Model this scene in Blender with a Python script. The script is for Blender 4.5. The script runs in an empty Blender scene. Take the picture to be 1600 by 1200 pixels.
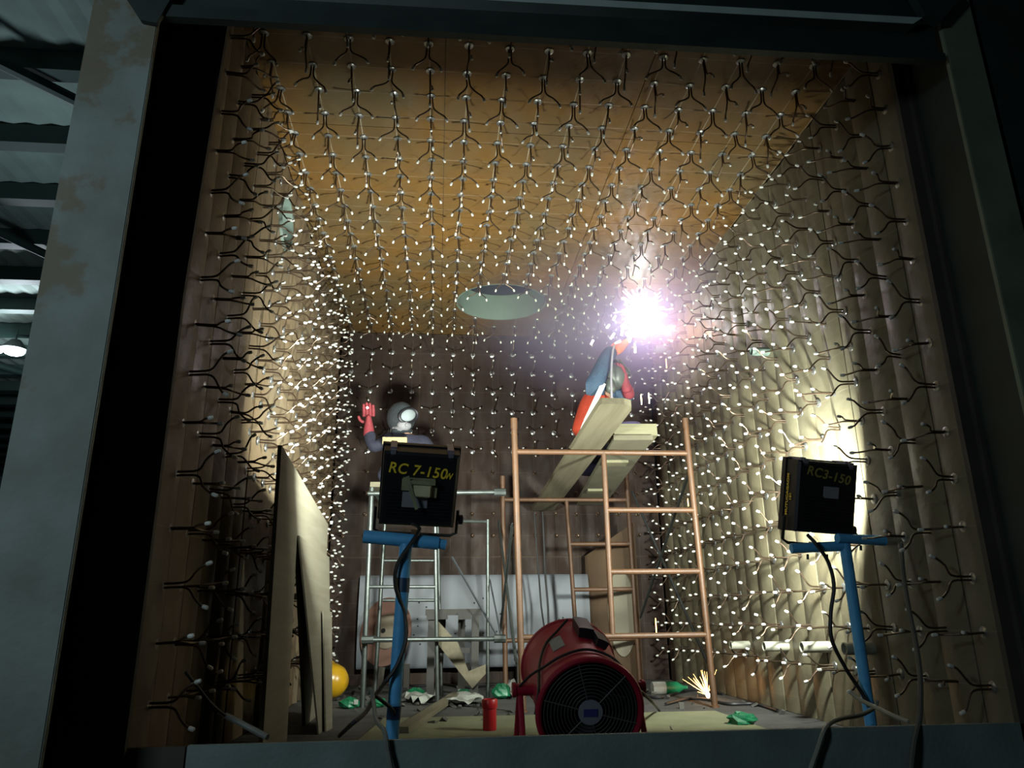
import bpy, bmesh, math, random
from mathutils import Vector, Matrix, Euler
random.seed(11)
S = bpy.context.scene
COL = S.collection
PI = math.pi
# ------------------------------------------------------------------ camera
CH = 0.586                    # camera height above the chamber floor
RM = Matrix(((0.9953, -0.0957, -0.0115), (0.0174, 0.2957, -0.9551), (0.0949, 0.9505, 0.2960)))
FPX = 1168.09
cd = bpy.data.cameras.new('camera'); cam = bpy.data.objects.new('camera', cd); COL.objects.link(cam)
cd.sensor_width = 36; cd.lens = 36 * FPX / 1600; cd.clip_start = .05; cd.clip_end = 200
bx_, by_, bz_ = RM[0], -RM[1], -RM[2]
m3 = Matrix((bx_, by_, bz_)).transposed()
cam.matrix_world = Matrix.Translation((0, 0, CH)) @ m3.to_quaternion().to_matrix().to_4x4()
S.camera = cam
# ------------------------------------------------------------------ exposure, world, hall lights
S.view_settings.view_transform = 'Standard'
S.view_settings.look = 'None'
S.view_settings.gamma = 1
S.view_settings.use_curve_mapping = False
S.view_settings.exposure = 0.0
FLOOD_W = 165.0
ARC_W = 17.0
W = bpy.data.worlds.new('hall_dark'); S.world = W; W.use_nodes = True
W.node_tree.nodes['Background'].inputs[0].default_value = (.35, .55, .60, 1)
W.node_tree.nodes['Background'].inputs[1].default_value = .012

def add_light(name, kind, loc, energy, color=(1, 1, 1), size=.2, target=None, shape=None, sy=None, parent=None):
    l = bpy.data.lights.new(name, kind); o = bpy.data.objects.new(name, l); COL.objects.link(o)
    l.energy = energy; l.color = color
    if kind == 'AREA':
        l.size = size
        if shape: l.shape = shape
        if sy: l.size_y = sy
    elif kind in ('POINT', 'SPOT'):
        l.shadow_soft_size = size
    o.location = loc
    if target is not None:
        o.rotation_euler = (Vector(target) - Vector(loc)).to_track_quat('-Z', 'Y').to_euler()
    if parent: o.parent = parent
    return o
hall_key = add_light('hall_bay_light', 'AREA', (-2.55, -.35, 2.1), 36, (.72, .92, 1.0), .6, (-1.2, 2.6, 1.4))
roof_fill = add_light('hall_roof_light', 'AREA', (-7.0, 11, 4.6), 60, (.72, .9, 1.0), 1.2, (-7.0, 10, 9))

# ------------------------------------------------------------------ pixel rays used to find real positions
def ray(px, py):
    c = Vector((px - 800, py - 600, FPX)); return RM.transposed() @ c
def PY(px, py, Y):
    d = ray(px, py); q = d * (Y / d.y); return Vector((q.x, q.y, q.z + CH))
def PXw(px, py, X):
    d = ray(px, py); q = d * (X / d.x); return Vector((q.x, q.y, q.z + CH))
def PZ(px, py, Z):
    d = ray(px, py); q = d * ((Z - CH) / d.z); return Vector((q.x, q.y, q.z + CH))
# ------------------------------------------------------------------ materials
MATS = {}
def mat(name, col, rough=.6, metal=0.0, noise=0, nscale=8, col2=None, bump=0, bscale=60, emit=None, estr=0, spec=.5, alpha=None, trans=0):
    if name in MATS: return MATS[name]
    m = bpy.data.materials.new(name); MATS[name] = m; m.use_nodes = True
    nt = m.node_tree; b = nt.nodes['Principled BSDF']
    b.inputs['Base Color'].default_value = (*col, 1); b.inputs['Roughness'].default_value = rough
    b.inputs['Metallic'].default_value = metal; b.inputs['Specular IOR Level'].default_value = spec
    if trans: b.inputs['Transmission Weight'].default_value = trans
    if emit:
        b.inputs['Emission Color'].default_value = (*emit, 1); b.inputs['Emission Strength'].default_value = estr
    tc = nt.nodes.new('ShaderNodeTexCoord')
    n = nt.nodes.new('ShaderNodeTexNoise'); n.inputs['Scale'].default_value = nscale; n.inputs['Detail'].default_value = 5
    nt.links.new(tc.outputs['Object'], n.inputs['Vector'])
    r = nt.nodes.new('ShaderNodeValToRGB')
    c2 = col2 or tuple(c * (1 - (noise or .12)) for c in col)
    r.color_ramp.elements[0].position = .35; r.color_ramp.elements[1].position = .65
    r.color_ramp.elements[0].color = (*c2, 1); r.color_ramp.elements[1].color = (*col, 1)
    nt.links.new(n.outputs['Fac'], r.inputs['Fac']); nt.links.new(r.outputs['Color'], b.inputs['Base Color'])
    if bump:
        n2 = nt.nodes.new('ShaderNodeTexNoise'); n2.inputs['Scale'].default_value = bscale
        nt.links.new(tc.outputs['Object'], n2.inputs['Vector'])
        bp = nt.nodes.new('ShaderNodeBump'); bp.inputs['Strength'].default_value = bump; bp.inputs['Distance'].default_value = .01
        nt.links.new(n2.outputs['Fac'], bp.inputs['Height']); nt.links.new(bp.outputs['Normal'], b.inputs['Normal'])
    return m
def wood(name, a, b_, scale=(2, 30, 30), rough=.7):
    if name in MATS: return MATS[name]
    m = mat(name, a, rough); nt = m.node_tree
    tc = [n for n in nt.nodes if n.type == 'TEX_COORD'][0]; n = [n for n in nt.nodes if n.type == 'TEX_NOISE'][0]
    mp = nt.nodes.new('ShaderNodeMapping'); mp.inputs['Scale'].default_value = scale
    nt.links.new(tc.outputs['Object'], mp.inputs['Vector']); nt.links.new(mp.outputs['Vector'], n.inputs['Vector'])
    n.inputs['Scale'].default_value = 1; n.inputs['Distortion'].default_value = .6
    r = [n for n in nt.nodes if n.type == 'VALTORGB'][0]
    r.color_ramp.elements[0].color = (*b_, 1)
    return m

def liner(name, axes, base, base2, base3, rough=.42):
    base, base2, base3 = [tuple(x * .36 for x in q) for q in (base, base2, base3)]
    """ochre painted steel lining: large patches of colour, chalk setting-out lines along the given world axes"""
    m = bpy.data.materials.new(name); MATS[name] = m; m.use_nodes = True
    nt = m.node_tree; L = nt.links; b = nt.nodes['Principled BSDF']
    g = nt.nodes.new('ShaderNodeNewGeometry')
    oi = nt.nodes.new('ShaderNodeObjectInfo')
    def noise(scale, det=4, sc=None, dist=0):
        n = nt.nodes.new('ShaderNodeTexNoise'); n.inputs['Scale'].default_value = scale; n.inputs['Detail'].default_value = det
        n.inputs['Distortion'].default_value = dist
        src = g.outputs['Position']
        if sc:
            mp = nt.nodes.new('ShaderNodeMapping'); mp.inputs['Scale'].default_value = sc; L.new(src, mp.inputs['Vector']); src = mp.outputs['Vector']
        L.new(src, n.inputs['Vector']); return n
    def mix(f, a, c):
        x = nt.nodes.new('ShaderNodeMix'); x.data_type = 'RGBA'
        for s, v in ((0, f), (6, a), (7, c)):
            if isinstance(v, (tuple, float, int)): x.inputs[s].default_value = v if s == 0 else (*v, 1)
            else: L.new(v, x.inputs[s])
        return x.outputs[2]
    def mth(op, a, c=None):
        x = nt.nodes.new('ShaderNodeMath'); x.operation = op
        for i, v in enumerate((a, c)):
            if v is None: continue
            if isinstance(v, (int, float)): x.inputs[i].default_value = v
            else: L.new(v, x.inputs[i])
        return x.outputs[0]
    def ramp(v, lo, hi):
        x = nt.nodes.new('ShaderNodeMapRange'); x.inputs[1].default_value = lo; x.inputs[2].default_value = hi; L.new(v, x.inputs[0]); return x.outputs[0]
    n1 = noise(1.6, 5); n2 = noise(7, 5, (1, 1, 1), .5); n3 = noise(4, 3, (3, .6, 1))
    c = mix(ramp(n1.outputs['Fac'], .4, .62), base, base2)
    c = mix(mth('MULTIPLY', ramp(n2.outputs['Fac'], .45, .7), .45), c, base3)
    c = mix(mth('MULTIPLY', oi.outputs['Random'], .35), c, tuple(x * .72 for x in base))
    sep = nt.nodes.new('ShaderNodeSeparateXYZ'); L.new(g.outputs['Position'], sep.inputs[0])
    for ax, off, hw, st in axes:
        p = mth('PINGPONG', mth('SUBTRACT', sep.outputs['XYZ'.index(ax)], off), GRID / 2)
        w = mth('LESS_THAN', p, hw)
        w = mth('MULTIPLY', w, mth('MULTIPLY', ramp(n2.outputs['Fac'], .3, .6), st))
        c = mix(w, c, (.36, .33, .26))
    L.new(c, b.inputs['Base Color'])
    rr = nt.nodes.new('ShaderNodeMapRange'); rr.inputs[1].default_value = .3; rr.inputs[2].default_value = .7
    rr.inputs[3].default_value = rough - .08; rr.inputs[4].default_value = rough + .22
    L.new(n3.outputs['Fac'], rr.inputs[0]); L.new(rr.outputs[0], b.inputs['Roughness'])
    b.inputs['Specular IOR Level'].default_value = .35
    nb = noise(9, 3); bp = nt.nodes.new('ShaderNodeBump'); bp.inputs['Strength'].default_value = .35; bp.inputs['Distance'].default_value = .02
    L.new(nb.outputs['Fac'], bp.inputs['Height']); L.new(bp.outputs['Normal'], b.inputs['Normal'])
    return m
GRID = .205
# ------------------------------------------------------------------ mesh helpers
class M:
    def __init__(s): s.v = []; s.f = []; s.mi = []; s.T = Matrix.Identity(4); s.slot = 0
    def add(s, vs, fs):
        o = len(s.v); s.v += [tuple(s.T @ Vector(v)) for v in vs]
        s.f += [tuple(o + i for i in f) for f in fs]; s.mi += [s.slot] * len(fs); return s
    def box(s, a, b, bev=0):
        x0, y0, z0 = a; x1, y1, z1 = b
        x0, x1 = sorted((x0, x1)); y0, y1 = sorted((y0, y1)); z0, z1 = sorted((z0, z1))
        if not bev:
            return s.add([(x0, y0, z0), (x1, y0, z0), (x1, y1, z0), (x0, y1, z0), (x0, y0, z1), (x1, y0, z1), (x1, y1, z1), (x0, y1, z1)],
                         [(0, 3, 2, 1), (4, 5, 6, 7), (0, 1, 5, 4), (1, 2, 6, 5), (2, 3, 7, 6), (3, 0, 4, 7)])
        bm = bmesh.new(); bmesh.ops.create_cube(bm, size=1)
        for v in bm.verts: v.co = Vector(((x0 + x1) / 2 + v.co.x * (x1 - x0), (y0 + y1) / 2 + v.co.y * (y1 - y0), (z0 + z1) / 2 + v.co.z * (z1 - z0)))
        bmesh.ops.bevel(bm, geom=bm.edges[:], offset=bev, segments=2, affect='EDGES')
        bm.verts.index_update(); s.add([v.co[:] for v in bm.verts], [tuple(v.index for v in f.verts) for f in bm.faces]); bm.free(); return s
    def tube(s, pts, r, n=10, caps=True):
        pts = [Vector(p) for p in pts]; rs = r if isinstance(r, (list, tuple)) else [r] * len(pts)
        t0 = (pts[1] - pts[0]).normalized(); up = Vector((0, 0, 1)) if abs(t0.z) < .9 else Vector((1, 0, 0))
        u = t0.cross(up).normalized(); vs = []
        for i, p in enumerate(pts):
            t = (pts[min(i + 1, len(pts) - 1)] - pts[max(i - 1, 0)])
            if t.length < 1e-9: t = t0
            t.normalize(); u = (u - t * u.dot(t)).normalized(); w = t.cross(u)
            for k in range(n):
                a = 2 * PI * k / n; vs.append(p + (u * math.cos(a) + w * math.sin(a)) * rs[i])
        fs = [(i * n + k, i * n + (k + 1) % n, (i + 1) * n + (k + 1) % n, (i + 1) * n + k) for i in range(len(pts) - 1) for k in range(n)]
        if caps: fs += [tuple(range(n - 1, -1, -1)), tuple((len(pts) - 1) * n + k for k in range(n))]
        return s.add(vs, fs)
    def lathe(s, prof, n=32, axis='Z', loop=False):
        vs = []
        for (r, z) in prof:
            for k in range(n):
                a = 2 * PI * k / n; x, y = r * math.cos(a), r * math.sin(a)
                vs.append((x, y, z) if axis == 'Z' else ((x, z, y) if axis == 'Y' else (z, x, y)))
        m = len(prof); fs = [(i * n + k, i * n + (k + 1) % n, ((i + 1) % m) * n + (k + 1) % n, ((i + 1) % m) * n + k) for i in range(m if loop else m - 1) for k in range(n)]
        if not loop: fs += [tuple(range(n - 1, -1, -1)), tuple((m - 1) * n + k for k in range(n))]
        return s.add(vs, fs)
    def prism(s, poly, a, b, plane='XZ'):
        """polygon in a plane extruded from a to b on the third axis"""
        def q(p, d):
            return {'XZ': (p[0], d, p[1]), 'YZ': (d, p[0], p[1]), 'XY': (p[0], p[1], d)}[plane]
        n = len(poly)
        return s.add([q(p, a) for p in poly] + [q(p, b) for p in poly],
                     [tuple(range(n)), tuple(range(2 * n - 1, n - 1, -1))] + [(i, (i + 1) % n, n + (i + 1) % n, n + i) for i in range(n)])
    def ball(s, c, r, n=12, m=8):
        c = Vector(c); rr = r if isinstance(r, (tuple, list)) else (r, r, r)
        vs = [(c.x, c.y, c.z + rr[2])]
        for i in range(1, m):
            t = PI * i / m
            for k in range(n):
                a = 2 * PI * k / n; vs.append((c.x + rr[0] * math.sin(t) * math.cos(a), c.y + rr[1] * math.sin(t) * math.sin(a), c.z + rr[2] * math.cos(t)))
        vs.append((c.x, c.y, c.z - rr[2])); L = len(vs) - 1
        fs = [(0, 1 + k, 1 + (k + 1) % n) for k in range(n)]
        fs += [(1 + i * n + k, 1 + (i + 1) * n + k, 1 + (i + 1) * n + (k + 1) % n, 1 + i * n + (k + 1) % n) for i in range(m - 2) for k in range(n)]
        fs += [(L, 1 + (m - 2) * n + (k + 1) % n, 1 + (m - 2) * n + k) for k in range(n)]
        return s.add(vs, fs)
    def torus(s, c, R, r, n=40, m=6, axis='Y'):
        vs = []
        for i in range(n):
            a = 2 * PI * i / n
            for k in range(m):
                b = 2 * PI * k / m; q = R + r * math.cos(b); x, y, z = q * math.cos(a), q * math.sin(a), r * math.sin(b)
                p = (x, y, z) if axis == 'Z' else ((x, z, y) if axis == 'Y' else (z, x, y))
                vs.append((c[0] + p[0], c[1] + p[1], c[2] + p[2]))
        return s.add(vs, [(i * m + k, ((i + 1) % n) * m + k, ((i + 1) % n) * m + (k + 1) % m, i * m + (k + 1) % m) for i in range(n) for k in range(m)])
    def mesh(s, name, mats, smooth=True):
        me = bpy.data.meshes.new(name); me.from_pydata(s.v, [], s.f); 
        for m in (mats if isinstance(mats, (list, tuple)) else [mats]): me.materials.append(m)
        me.polygons.foreach_set('material_index', s.mi)
        bm = bmesh.new(); bm.from_mesh(me); bmesh.ops.recalc_face_normals(bm, faces=bm.faces[:])
        if smooth:
            for f in bm.faces: f.smooth = True
            for e in bm.edges:
                if len(e.link_faces) == 2 and e.link_faces[0].normal.angle(e.link_faces[1].normal, 0) > math.radians(38): e.smooth = False
        bm.to_mesh(me); bm.free(); me.update(); return me
def obj(name, m, mats, parent=None, loc=None, rot=None, smooth=True):
    me = m.mesh(name, mats, smooth) if isinstance(m, M) else m
    o = bpy.data.objects.new(name, me); COL.objects.link(o)
    if parent: o.parent = parent
    if loc is not None: o.location = loc
    if rot is not None: o.rotation_euler = rot
    return o
def tag(o, label=None, cat=None, group=None, kind=None):
    if label: o['label'] = label
    if cat: o['category'] = cat
    if group: o['group'] = group
    if kind: o['kind'] = kind
    return o
def thing(name, label, cat, loc=(0, 0, 0), rot=(0, 0, 0), group=None):
    o = bpy.data.objects.new(name, None); o.empty_display_size = .1; COL.objects.link(o); o.location = loc; o.rotation_euler = rot
    return tag(o, label, cat, group)
def spline(pts, k=8):
    pts = [Vector(p) for p in pts]; P = [pts[0]] + pts + [pts[-1]]; out = []
    for i in range(1, len(P) - 2):
        a, b, c, d = P[i - 1:i + 3]
        for j in range(k):
            t = j / k
            out.append(.5 * ((2 * b) + (c - a) * t + (2 * a - 5 * b + 4 * c - d) * t * t + (3 * b - a - 3 * c + d) * t ** 3))
    return out + [pts[-1]]
def holed(x0, x1, y0, y1, cx, cy, r, t, name, mats, n=40):
    """plate in local XY with a round hole, thickness t along +Z"""
    bm = bmesh.new()
    o = [bm.verts.new(p) for p in ((x0, y0, 0), (x1, y0, 0), (x1, y1, 0), (x0, y1, 0))]
    c = [bm.verts.new((cx + r * math.cos(2 * PI * k / n), cy + r * math.sin(2 * PI * k / n), 0)) for k in range(n)]
    es = [bm.edges.new((o[i], o[(i + 1) % 4])) for i in range(4)] + [bm.edges.new((c[i], c[(i + 1) % n])) for i in range(n)]
    bmesh.ops.triangle_fill(bm, use_beauty=True, edges=es)
    ex = bmesh.ops.extrude_face_region(bm, geom=bm.faces[:])
    for v in [g for g in ex['geom'] if isinstance(g, bmesh.types.BMVert)]: v.co.z += t
    bmesh.ops.recalc_face_normals(bm, faces=bm.faces[:])
    me = bpy.data.meshes.new(name); bm.to_mesh(me); bm.free(); me.materials.append(mats); return me

# ------------------------------------------------------------------ palette
OCH, OLV, RED = (.36, .205, .06), (.26, .195, .085), (.27, .14, .07)
m_ceil = liner('ochre_painted_ceiling_steel', [('X', -1.01 + GRID / 2, .0028, .55), ('Y', 2.95, .002, .35)], (.36, .185, .045), (.23, .165, .075), (.25, .135, .065), .38)
m_wall = liner('ochre_painted_wall_steel', [('Z', .30, .0018, .25)], (.37, .32, .20), (.42, .38, .25), (.28, .21, .12), .42)
m_wall_l = liner('tan_painted_wall_steel', [('Z', .30, .0018, .25)], (.38, .27, .15), (.42, .33, .21), (.28, .16, .10), .42)
m_back = liner('dimmed_end_steel', [('X', -1.01 + GRID / 2, .0015, .12), ('Z', .30, .0015, .10)], (.065, .032, .018), (.048, .03, .02), (.06, .025, .014), .7)  # colour darkened to stand for the weak light on the end wall
m_backing = mat('rusty_casing_steel', (.06, .035, .02), .8, .2)
m_rod = mat('dark_steel_rod', (.11, .075, .05), .38, .75, .3, 30)
m_cap = mat('white_plastic_cap', (.62, .62, .58), .35, 0, .02)
m_cap.node_tree.nodes['Principled BSDF'].inputs['Subsurface Weight'].default_value = 0
m_weld = mat('bare_weld_steel', (.36, .37, .36), .3, .8, .4, 90)
m_nozzle = mat('pale_green_primer', (.13, .175, .15), .55, 0, .06)
m_void = mat('dark_duct_inside', (.02, .025, .035), .9)
m_frame = mat('dark_green_frame_paint', (.022, .035, .032), .6, .1, .3, 6)
m_jamb = mat('dark_brown_matt', (.055, .048, .038), .75, 0, .3, 5)  # dark brown for jambs, plates and small blocks
m_floorb = mat('dusty_chamber_floor', (.05, .049, .045), .85, 0, .35, 5, bump=.5)
m_orange = mat('rusty_orange_scaffold_paint', (.085, .038, .015), .55, .1, .2, 14, (.065, .032, .015), .1)
m_galv = mat('galvanised_tube', (.085, .097, .092), .4, .7, .25, 20)
m_blue = mat('blue_painted_tube', (.11, .46, .86), .5, .0, .25, 16, (.08, .35, .70))
m_black = mat('black_lamp_housing', (.014, .014, .018), .45, .2)
m_blackp = mat('black_rubber', (.012, .012, .013), .55)
m_yellow = mat('yellow_paint_marker', (.95, .68, .05), .5)
m_ply = wood('pale_plywood', (.17, .158, .115), (.14, .126, .088), (6, 1.2, 20))
m_plank = wood('weathered_plank', (.115, .10, .062), (.085, .072, .042), (22, 1.6, 22))
m_lvl = wood('yellow_timber', (.125, .118, .066), (.10, .09, .05), (3, 20, 40))
m_card = mat('brown_cardboard', (.10, .062, .034), .85, 0, .15)
m_redm = mat('red_enamel', (.36, .010, .035), .42, .1, .2, 10)
m_white = mat('white_sheet_metal', (.125, .137, .155), .6, .1, .1, 3)
m_green = mat('green_plastic', (.006, .12, .05), .4, 0, .25)
m_paper = mat('crumpled_white_paper', (.27, .28, .25), .8, 0, .15, 20)
m_hide = mat('grey_label', (.24, .24, .27), .6)
# ------------------------------------------------------------------ chamber shell
XL, XR, Y0, Y1, H = -1.01, 2.177, 2.83, 7.30, 3.386
HC, HR = (.55, 6.45), .41         # round nozzle in the ceiling
LC, LR = (4.40, 3.01), .165       # round nozzle in the left wall (Y, Z)
ceiling = obj('ceiling', holed(XL, XR, Y0, Y1, HC[0], HC[1], HR + .0135, .05, 'ceiling', m_backing), None, loc=(0, 0, H + .012))
tag(ceiling, kind='structure')
cols_x = [XL, -.005, 1.09, XR]; rows_y = [Y0, 3.87, 4.90, 5.93, Y1]
for i in range(3):
    for j in range(4):
        x0, x1, y0, y1 = cols_x[i] + .002, cols_x[i + 1] - .002, rows_y[j] + .002, rows_y[j + 1] - .002
        if i == 1 and j == 3: me = holed(x0, x1, y0, y1, HC[0], HC[1], HR + .0135, .01, 'ceiling_panel', m_ceil)
        
        else: me = M().box((x0, y0, 0), (x1, y1, .01)).mesh('ceiling_panel', m_ceil, False)
        obj('ceiling_panel', me, None, ceiling, (0, 0, -.012))
# nozzle neck going up through the ceiling
def neck(parent, mtx, r, depth, name='nozzle_neck'):
    a = M(); a.T = mtx; a.lathe([(r, -.010), (r, depth), (r + .012, depth), (r + .012, -.010)], 40, loop=True)
    n = obj(name, a, m_nozzle, parent)
    b = M(); b.T = mtx; b.lathe([(r + .012, depth), (r + .012, depth + .45), (.001, depth + .45), (.001, depth + .46), (r + .02, depth + .46), (r + .02, depth)], 40, loop=True)
    obj('dark_duct', b, m_void, n)
    return n
neck(ceiling, Matrix.Translation((HC[0], HC[1], .0)), HR, .25)

wall_left = M(); 
wl = holed(Y0, Y1, 0, H + .01, LC[0], LC[1], LR + .0135, .05, 'wall_left', m_backing)
# plate local X->world Y, local Y->world Z, thickness -> -X
RL = Matrix(((0, 0, -1, XL - .015), (1, 0, 0, 0), (0, 1, 0, 0), (0, 0, 0, 1)))
wall_left = obj('wall_left', wl, None); wall_left.matrix_world = RL
tag(wall_left, kind='structure')
wall_right = obj('wall_right', M().box((XR + .015, Y0, 0), (XR + .07, Y1, H + .01)), m_backing); tag(wall_right, kind='structure')
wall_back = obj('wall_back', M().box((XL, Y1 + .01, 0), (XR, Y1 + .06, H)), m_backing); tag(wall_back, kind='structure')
def bow_panel(w, h, bow, name, mt):
    a = M(); n = 8; vs = []; t = .006
    for k in range(n + 1):
        u = -w / 2 + w * k / n; d = bow * math.cos(PI * u / w) ** .8 if abs(u) < w / 2 - 1e-6 else 0
        for z in (0, h): vs += [(u, d + t, z), (u, 0, z)]
    fs = []
    for k in range(n):
        q = 4 * k; fs += [(q, q + 2, q + 6, q + 4), (q + 1, q + 5, q + 7, q + 3), (q, q + 4, q + 5, q + 1), (q + 2, q + 3, q + 7, q + 6)]
    fs += [(0, 1, 3, 2), (4 * n, 4 * n + 2, 4 * n + 3, 4 * n + 1)]
    a.add(vs, fs); return a.mesh(name, mt)
pw = GRID - .004
pm = bow_panel(pw, H - .004, .013, 'wall_panel', m_wall); pml = bow_panel(pw, H - .004, .015, 'wall_panel', m_wall_l)
NY = 21
for k in range(NY):
    yc = Y0 + GRID * (k + .5)
    w = 1.0
    if yc + GRID / 2 > Y1 + .01: w = max(.1, (Y1 - (yc - GRID / 2)) / GRID)
    # right wall: local +Y (outward) -> world -X
    p = obj('wall_panel', pm, None, wall_right, (XR + .013, yc, .001)); p.rotation_euler = (0, 0, PI / 2); p.scale.y = 1 + random.uniform(-.45, .5)
    p.rotation_euler.y = 0
    if k in (6, 7, 8): continue
    p = obj('wall_panel', pml, None, wall_left); p.scale.y = 1
    p.matrix_parent_inverse = RL.inverted(); p.location = (XL - .013, yc, .001); p.rotation_euler = (0, 0, -PI / 2); p.scale.y = 1 + random.uniform(-.45, .5)
p = obj('wall_panel', holed(Y0 + 6 * GRID + .002, Y0 + 9 * GRID - .002, .001, H - .003, LC[0], LC[1], LR + .0135, .01, 'wall_panel', m_wall_l), None, wall_left, (0, 0, -.013))
neck(wall_left, Matrix.Translation((LC[0], LC[1], -.02)), LR, .075)
for i in range(4):
    for j in range(3):
        x0 = XL + i * (XR - XL) / 4; z0 = j * H / 3
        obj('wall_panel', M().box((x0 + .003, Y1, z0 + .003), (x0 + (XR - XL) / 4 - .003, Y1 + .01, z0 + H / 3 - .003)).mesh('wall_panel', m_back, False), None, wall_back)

# ------------------------------------------------------------------ refractory anchors: two-legged steel anchors with white end caps
def anchor_variant(seed, split):
    rnd = random.Random(seed); a = M(); caps = []
    a.slot = 1; a.lathe([(.014, 0), (.026, .002), (.024, .006), (.010, .012)], 10)
    a.slot = 0
    z1 = rnd.uniform(.075, .10)
    for s in (-1, 1):
        sp = rnd.uniform(.055, .085); z2 = z1 + rnd.uniform(.05, .08); y = rnd.uniform(-.012, .012); o = .0075 * s
        wv = rnd.uniform(.10, .30)
        pts = spline([(o, 0, .003), (o, 0, z1 * .75), (o + s * sp * .14, y * .2, z1 + .004), (o + s * sp * .52, y * .6, z1 + (z2 - z1) * (wv + .12)), (o + s * sp * .86, y * .9, z1 + (z2 - z1) * .66), (o + s * sp, y, z2)], 2)
        a.tube(pts, .0047, 6)
        e = Vector(pts[-1]); d = (e - Vector(pts[-2])).normalized()
        c = [e - d * .014, e - d * .010, e + d * .006, e + d * .010]
        if split:
            q = M(); q.tube(c, [.0055, .0080, .0080, .0045], 7); caps.append(q.mesh('end_cap', m_cap))
        else:
            a.slot = 2; a.tube(c, [.0055, .0080, .0080, .0045], 6); a.slot = 0
    return a, caps
NV = 7
near_v = []; far_v = []; far_m = []
for s in range(NV):
    a, c = anchor_variant(s, True); near_v.append((a.mesh('anchor', [m_rod, m_weld]), c))
    a, c = anchor_variant(s + 50, False); far_m.append(a); far_v.append(a.mesh('anchor', [m_rod, m_weld, m_cap]))
def place_anchors(wall, spots, inv, normal, ax):
    """spots: positions; normal: outward direction; ax: in-plane axis of the legs"""
    camp = Vector((0, 0, CH)); spots.sort(key=lambda q: (Vector(q[0]) - camp).length)
    n = Vector(normal); rest = M()
    for i, (pos, flip) in enumerate(spots):
        x = Vector(ax); y = n.cross(x)
        rr = random.gauss(0, .10) + (PI / 2 if flip else 0)
        X = x * math.cos(rr) + y * math.sin(rr); Y = n.cross(X)
        tilt = Vector((random.gauss(0, .05), random.gauss(0, .05), random.gauss(0, .05)))
        N = (n + tilt).normalized(); X = (X - N * X.dot(N)).normalized(); Y = N.cross(X)
        m = Matrix((X, Y, N)).transposed().to_4x4(); m.translation = Vector(pos)
        v = random.randrange(NV)
        d = (Vector(pos) - camp).length
        if i < 300:
            near = d < 4.1
            o = obj('anchor', near_v[v][0] if near else far_v[v], None, wall)
            o.matrix_parent_inverse = inv; o.matrix_basis = m
            if near:
                for c in near_v[v][1]: obj('end_cap', c, None, o)
        else:
            a = far_m[v]; rest.T = m; sl = rest.slot
            o0 = len(rest.v); rest.v += [tuple(m @ Vector(q)) for q in a.v]; rest.f += [tuple(o0 + k for k in f) for f in a.f]; rest.mi += a.mi
    if rest.v:
        o = obj('far_anchors', rest, [m_rod, m_weld, m_cap], wall); o.matrix_parent_inverse = inv; tag(o, kind='stuff')
J = lambda s=.006: random.uniform(-s, s)
I4 = Matrix.Identity(4)
ys = [2.95 + GRID * k for k in range(21)]; zs = [.30 + GRID * k for k in range(15)]; xs = [XL + GRID / 2 + GRID * k for k in range(15)]
sp = []
for i, x in enumerate(xs):
    for j, y in enumerate(ys):
        if math.hypot(x - HC[0], y - HC[1]) < HR + .03: continue
        sp.append(((x + J(), y + J(), H), (i + j) % 2 == 0))
ci = Matrix.Translation((0, 0, H + .012)).inverted()
place_anchors(ceiling, sp, ci, (0, 0, -1), (1, 0, 0))
sp = []
for i, y in enumerate(ys):
    for j, z in enumerate(zs):
        if math.hypot(y - LC[0], z - LC[1]) < LR + .03: continue
        sp.append(((XL + .0, y + J(), z + J()), (i + j) % 2 == 0))
place_anchors(wall_left, sp, RL.inverted(), (1, 0, 0), (0, 1, 0))
sp = [((XR, y + J(), z + J()), (i + j) % 2 == 0) for i, y in enumerate(ys) for j, z in enumerate(zs)]
place_anchors(wall_right, sp, I4, (-1, 0, 0), (0, 1, 0))
sp = [((x + J(), Y1, z + J()), (i + j) % 2 == 0) for i, x in enumerate(xs) for j, z in enumerate(zs) if z > 2.0]
place_anchors(wall_back, sp, I4, (0, -1, 0), (1, 0, 0))
stub = M().lathe([(.006, 0), (.022, .001), (.020, .007), (.008, .014), (.006, .05)], 10).mesh('anchor_stub', m_rod)
for i, x in enumerate(xs):
    for j, z in enumerate(zs):
        if 1.15 < z <= 2.0:
            o = obj('anchor_stub', stub, None, wall_back, (x + J(), Y1, z + J()), (PI / 2, 0, 0))
# pipe stubs poking out of the right wall
for (y, z, r, l) in ((4.75, .385, .030, .16), (4.22, .40, .030, .17), (3.76, .41, .030, .17), (5.36, .37, .028, .14), (6.55, 3.0, .04, .16), (4.52, 2.25, .028, .13)):
    a = M(); a.T = Matrix.Translation((XR + .01, y, z)) @ Euler((0, -PI / 2, 0)).to_matrix().to_4x4()
    a.lathe([(r, 0), (r, l), (r - .006, l), (r - .006, 0)], 18, loop=True)
    o = obj('pipe_stub', a, mat('dull_grey_pipe', (.35, .34, .27), .55, .1) if z < 2 else m_nozzle, wall_right)
# ------------------------------------------------------------------ chamber floor: boards
floor = obj('floor', M().box((XL, Y0, -.06), (XR, Y1, -.004)), m_backing); tag(floor, kind='structure')
fy = Y0
k = 0
while fy < Y1 - .05:
    w = .49 if fy + .49 < Y1 else Y1 - fy
    cut = random.uniform(.1, .9)
    xc = XL + (XR - XL) * cut
    for (a_, b_) in ((XL, xc), (xc, XR)):
        obj('floor_board', M().box((a_ + .003, fy + .003, -.004 + random.uniform(-.002, 0)), (b_ - .003, fy + w - .003, 0)).mesh('floor_board', m_floorb, False), None, floor)
    fy += w
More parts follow.
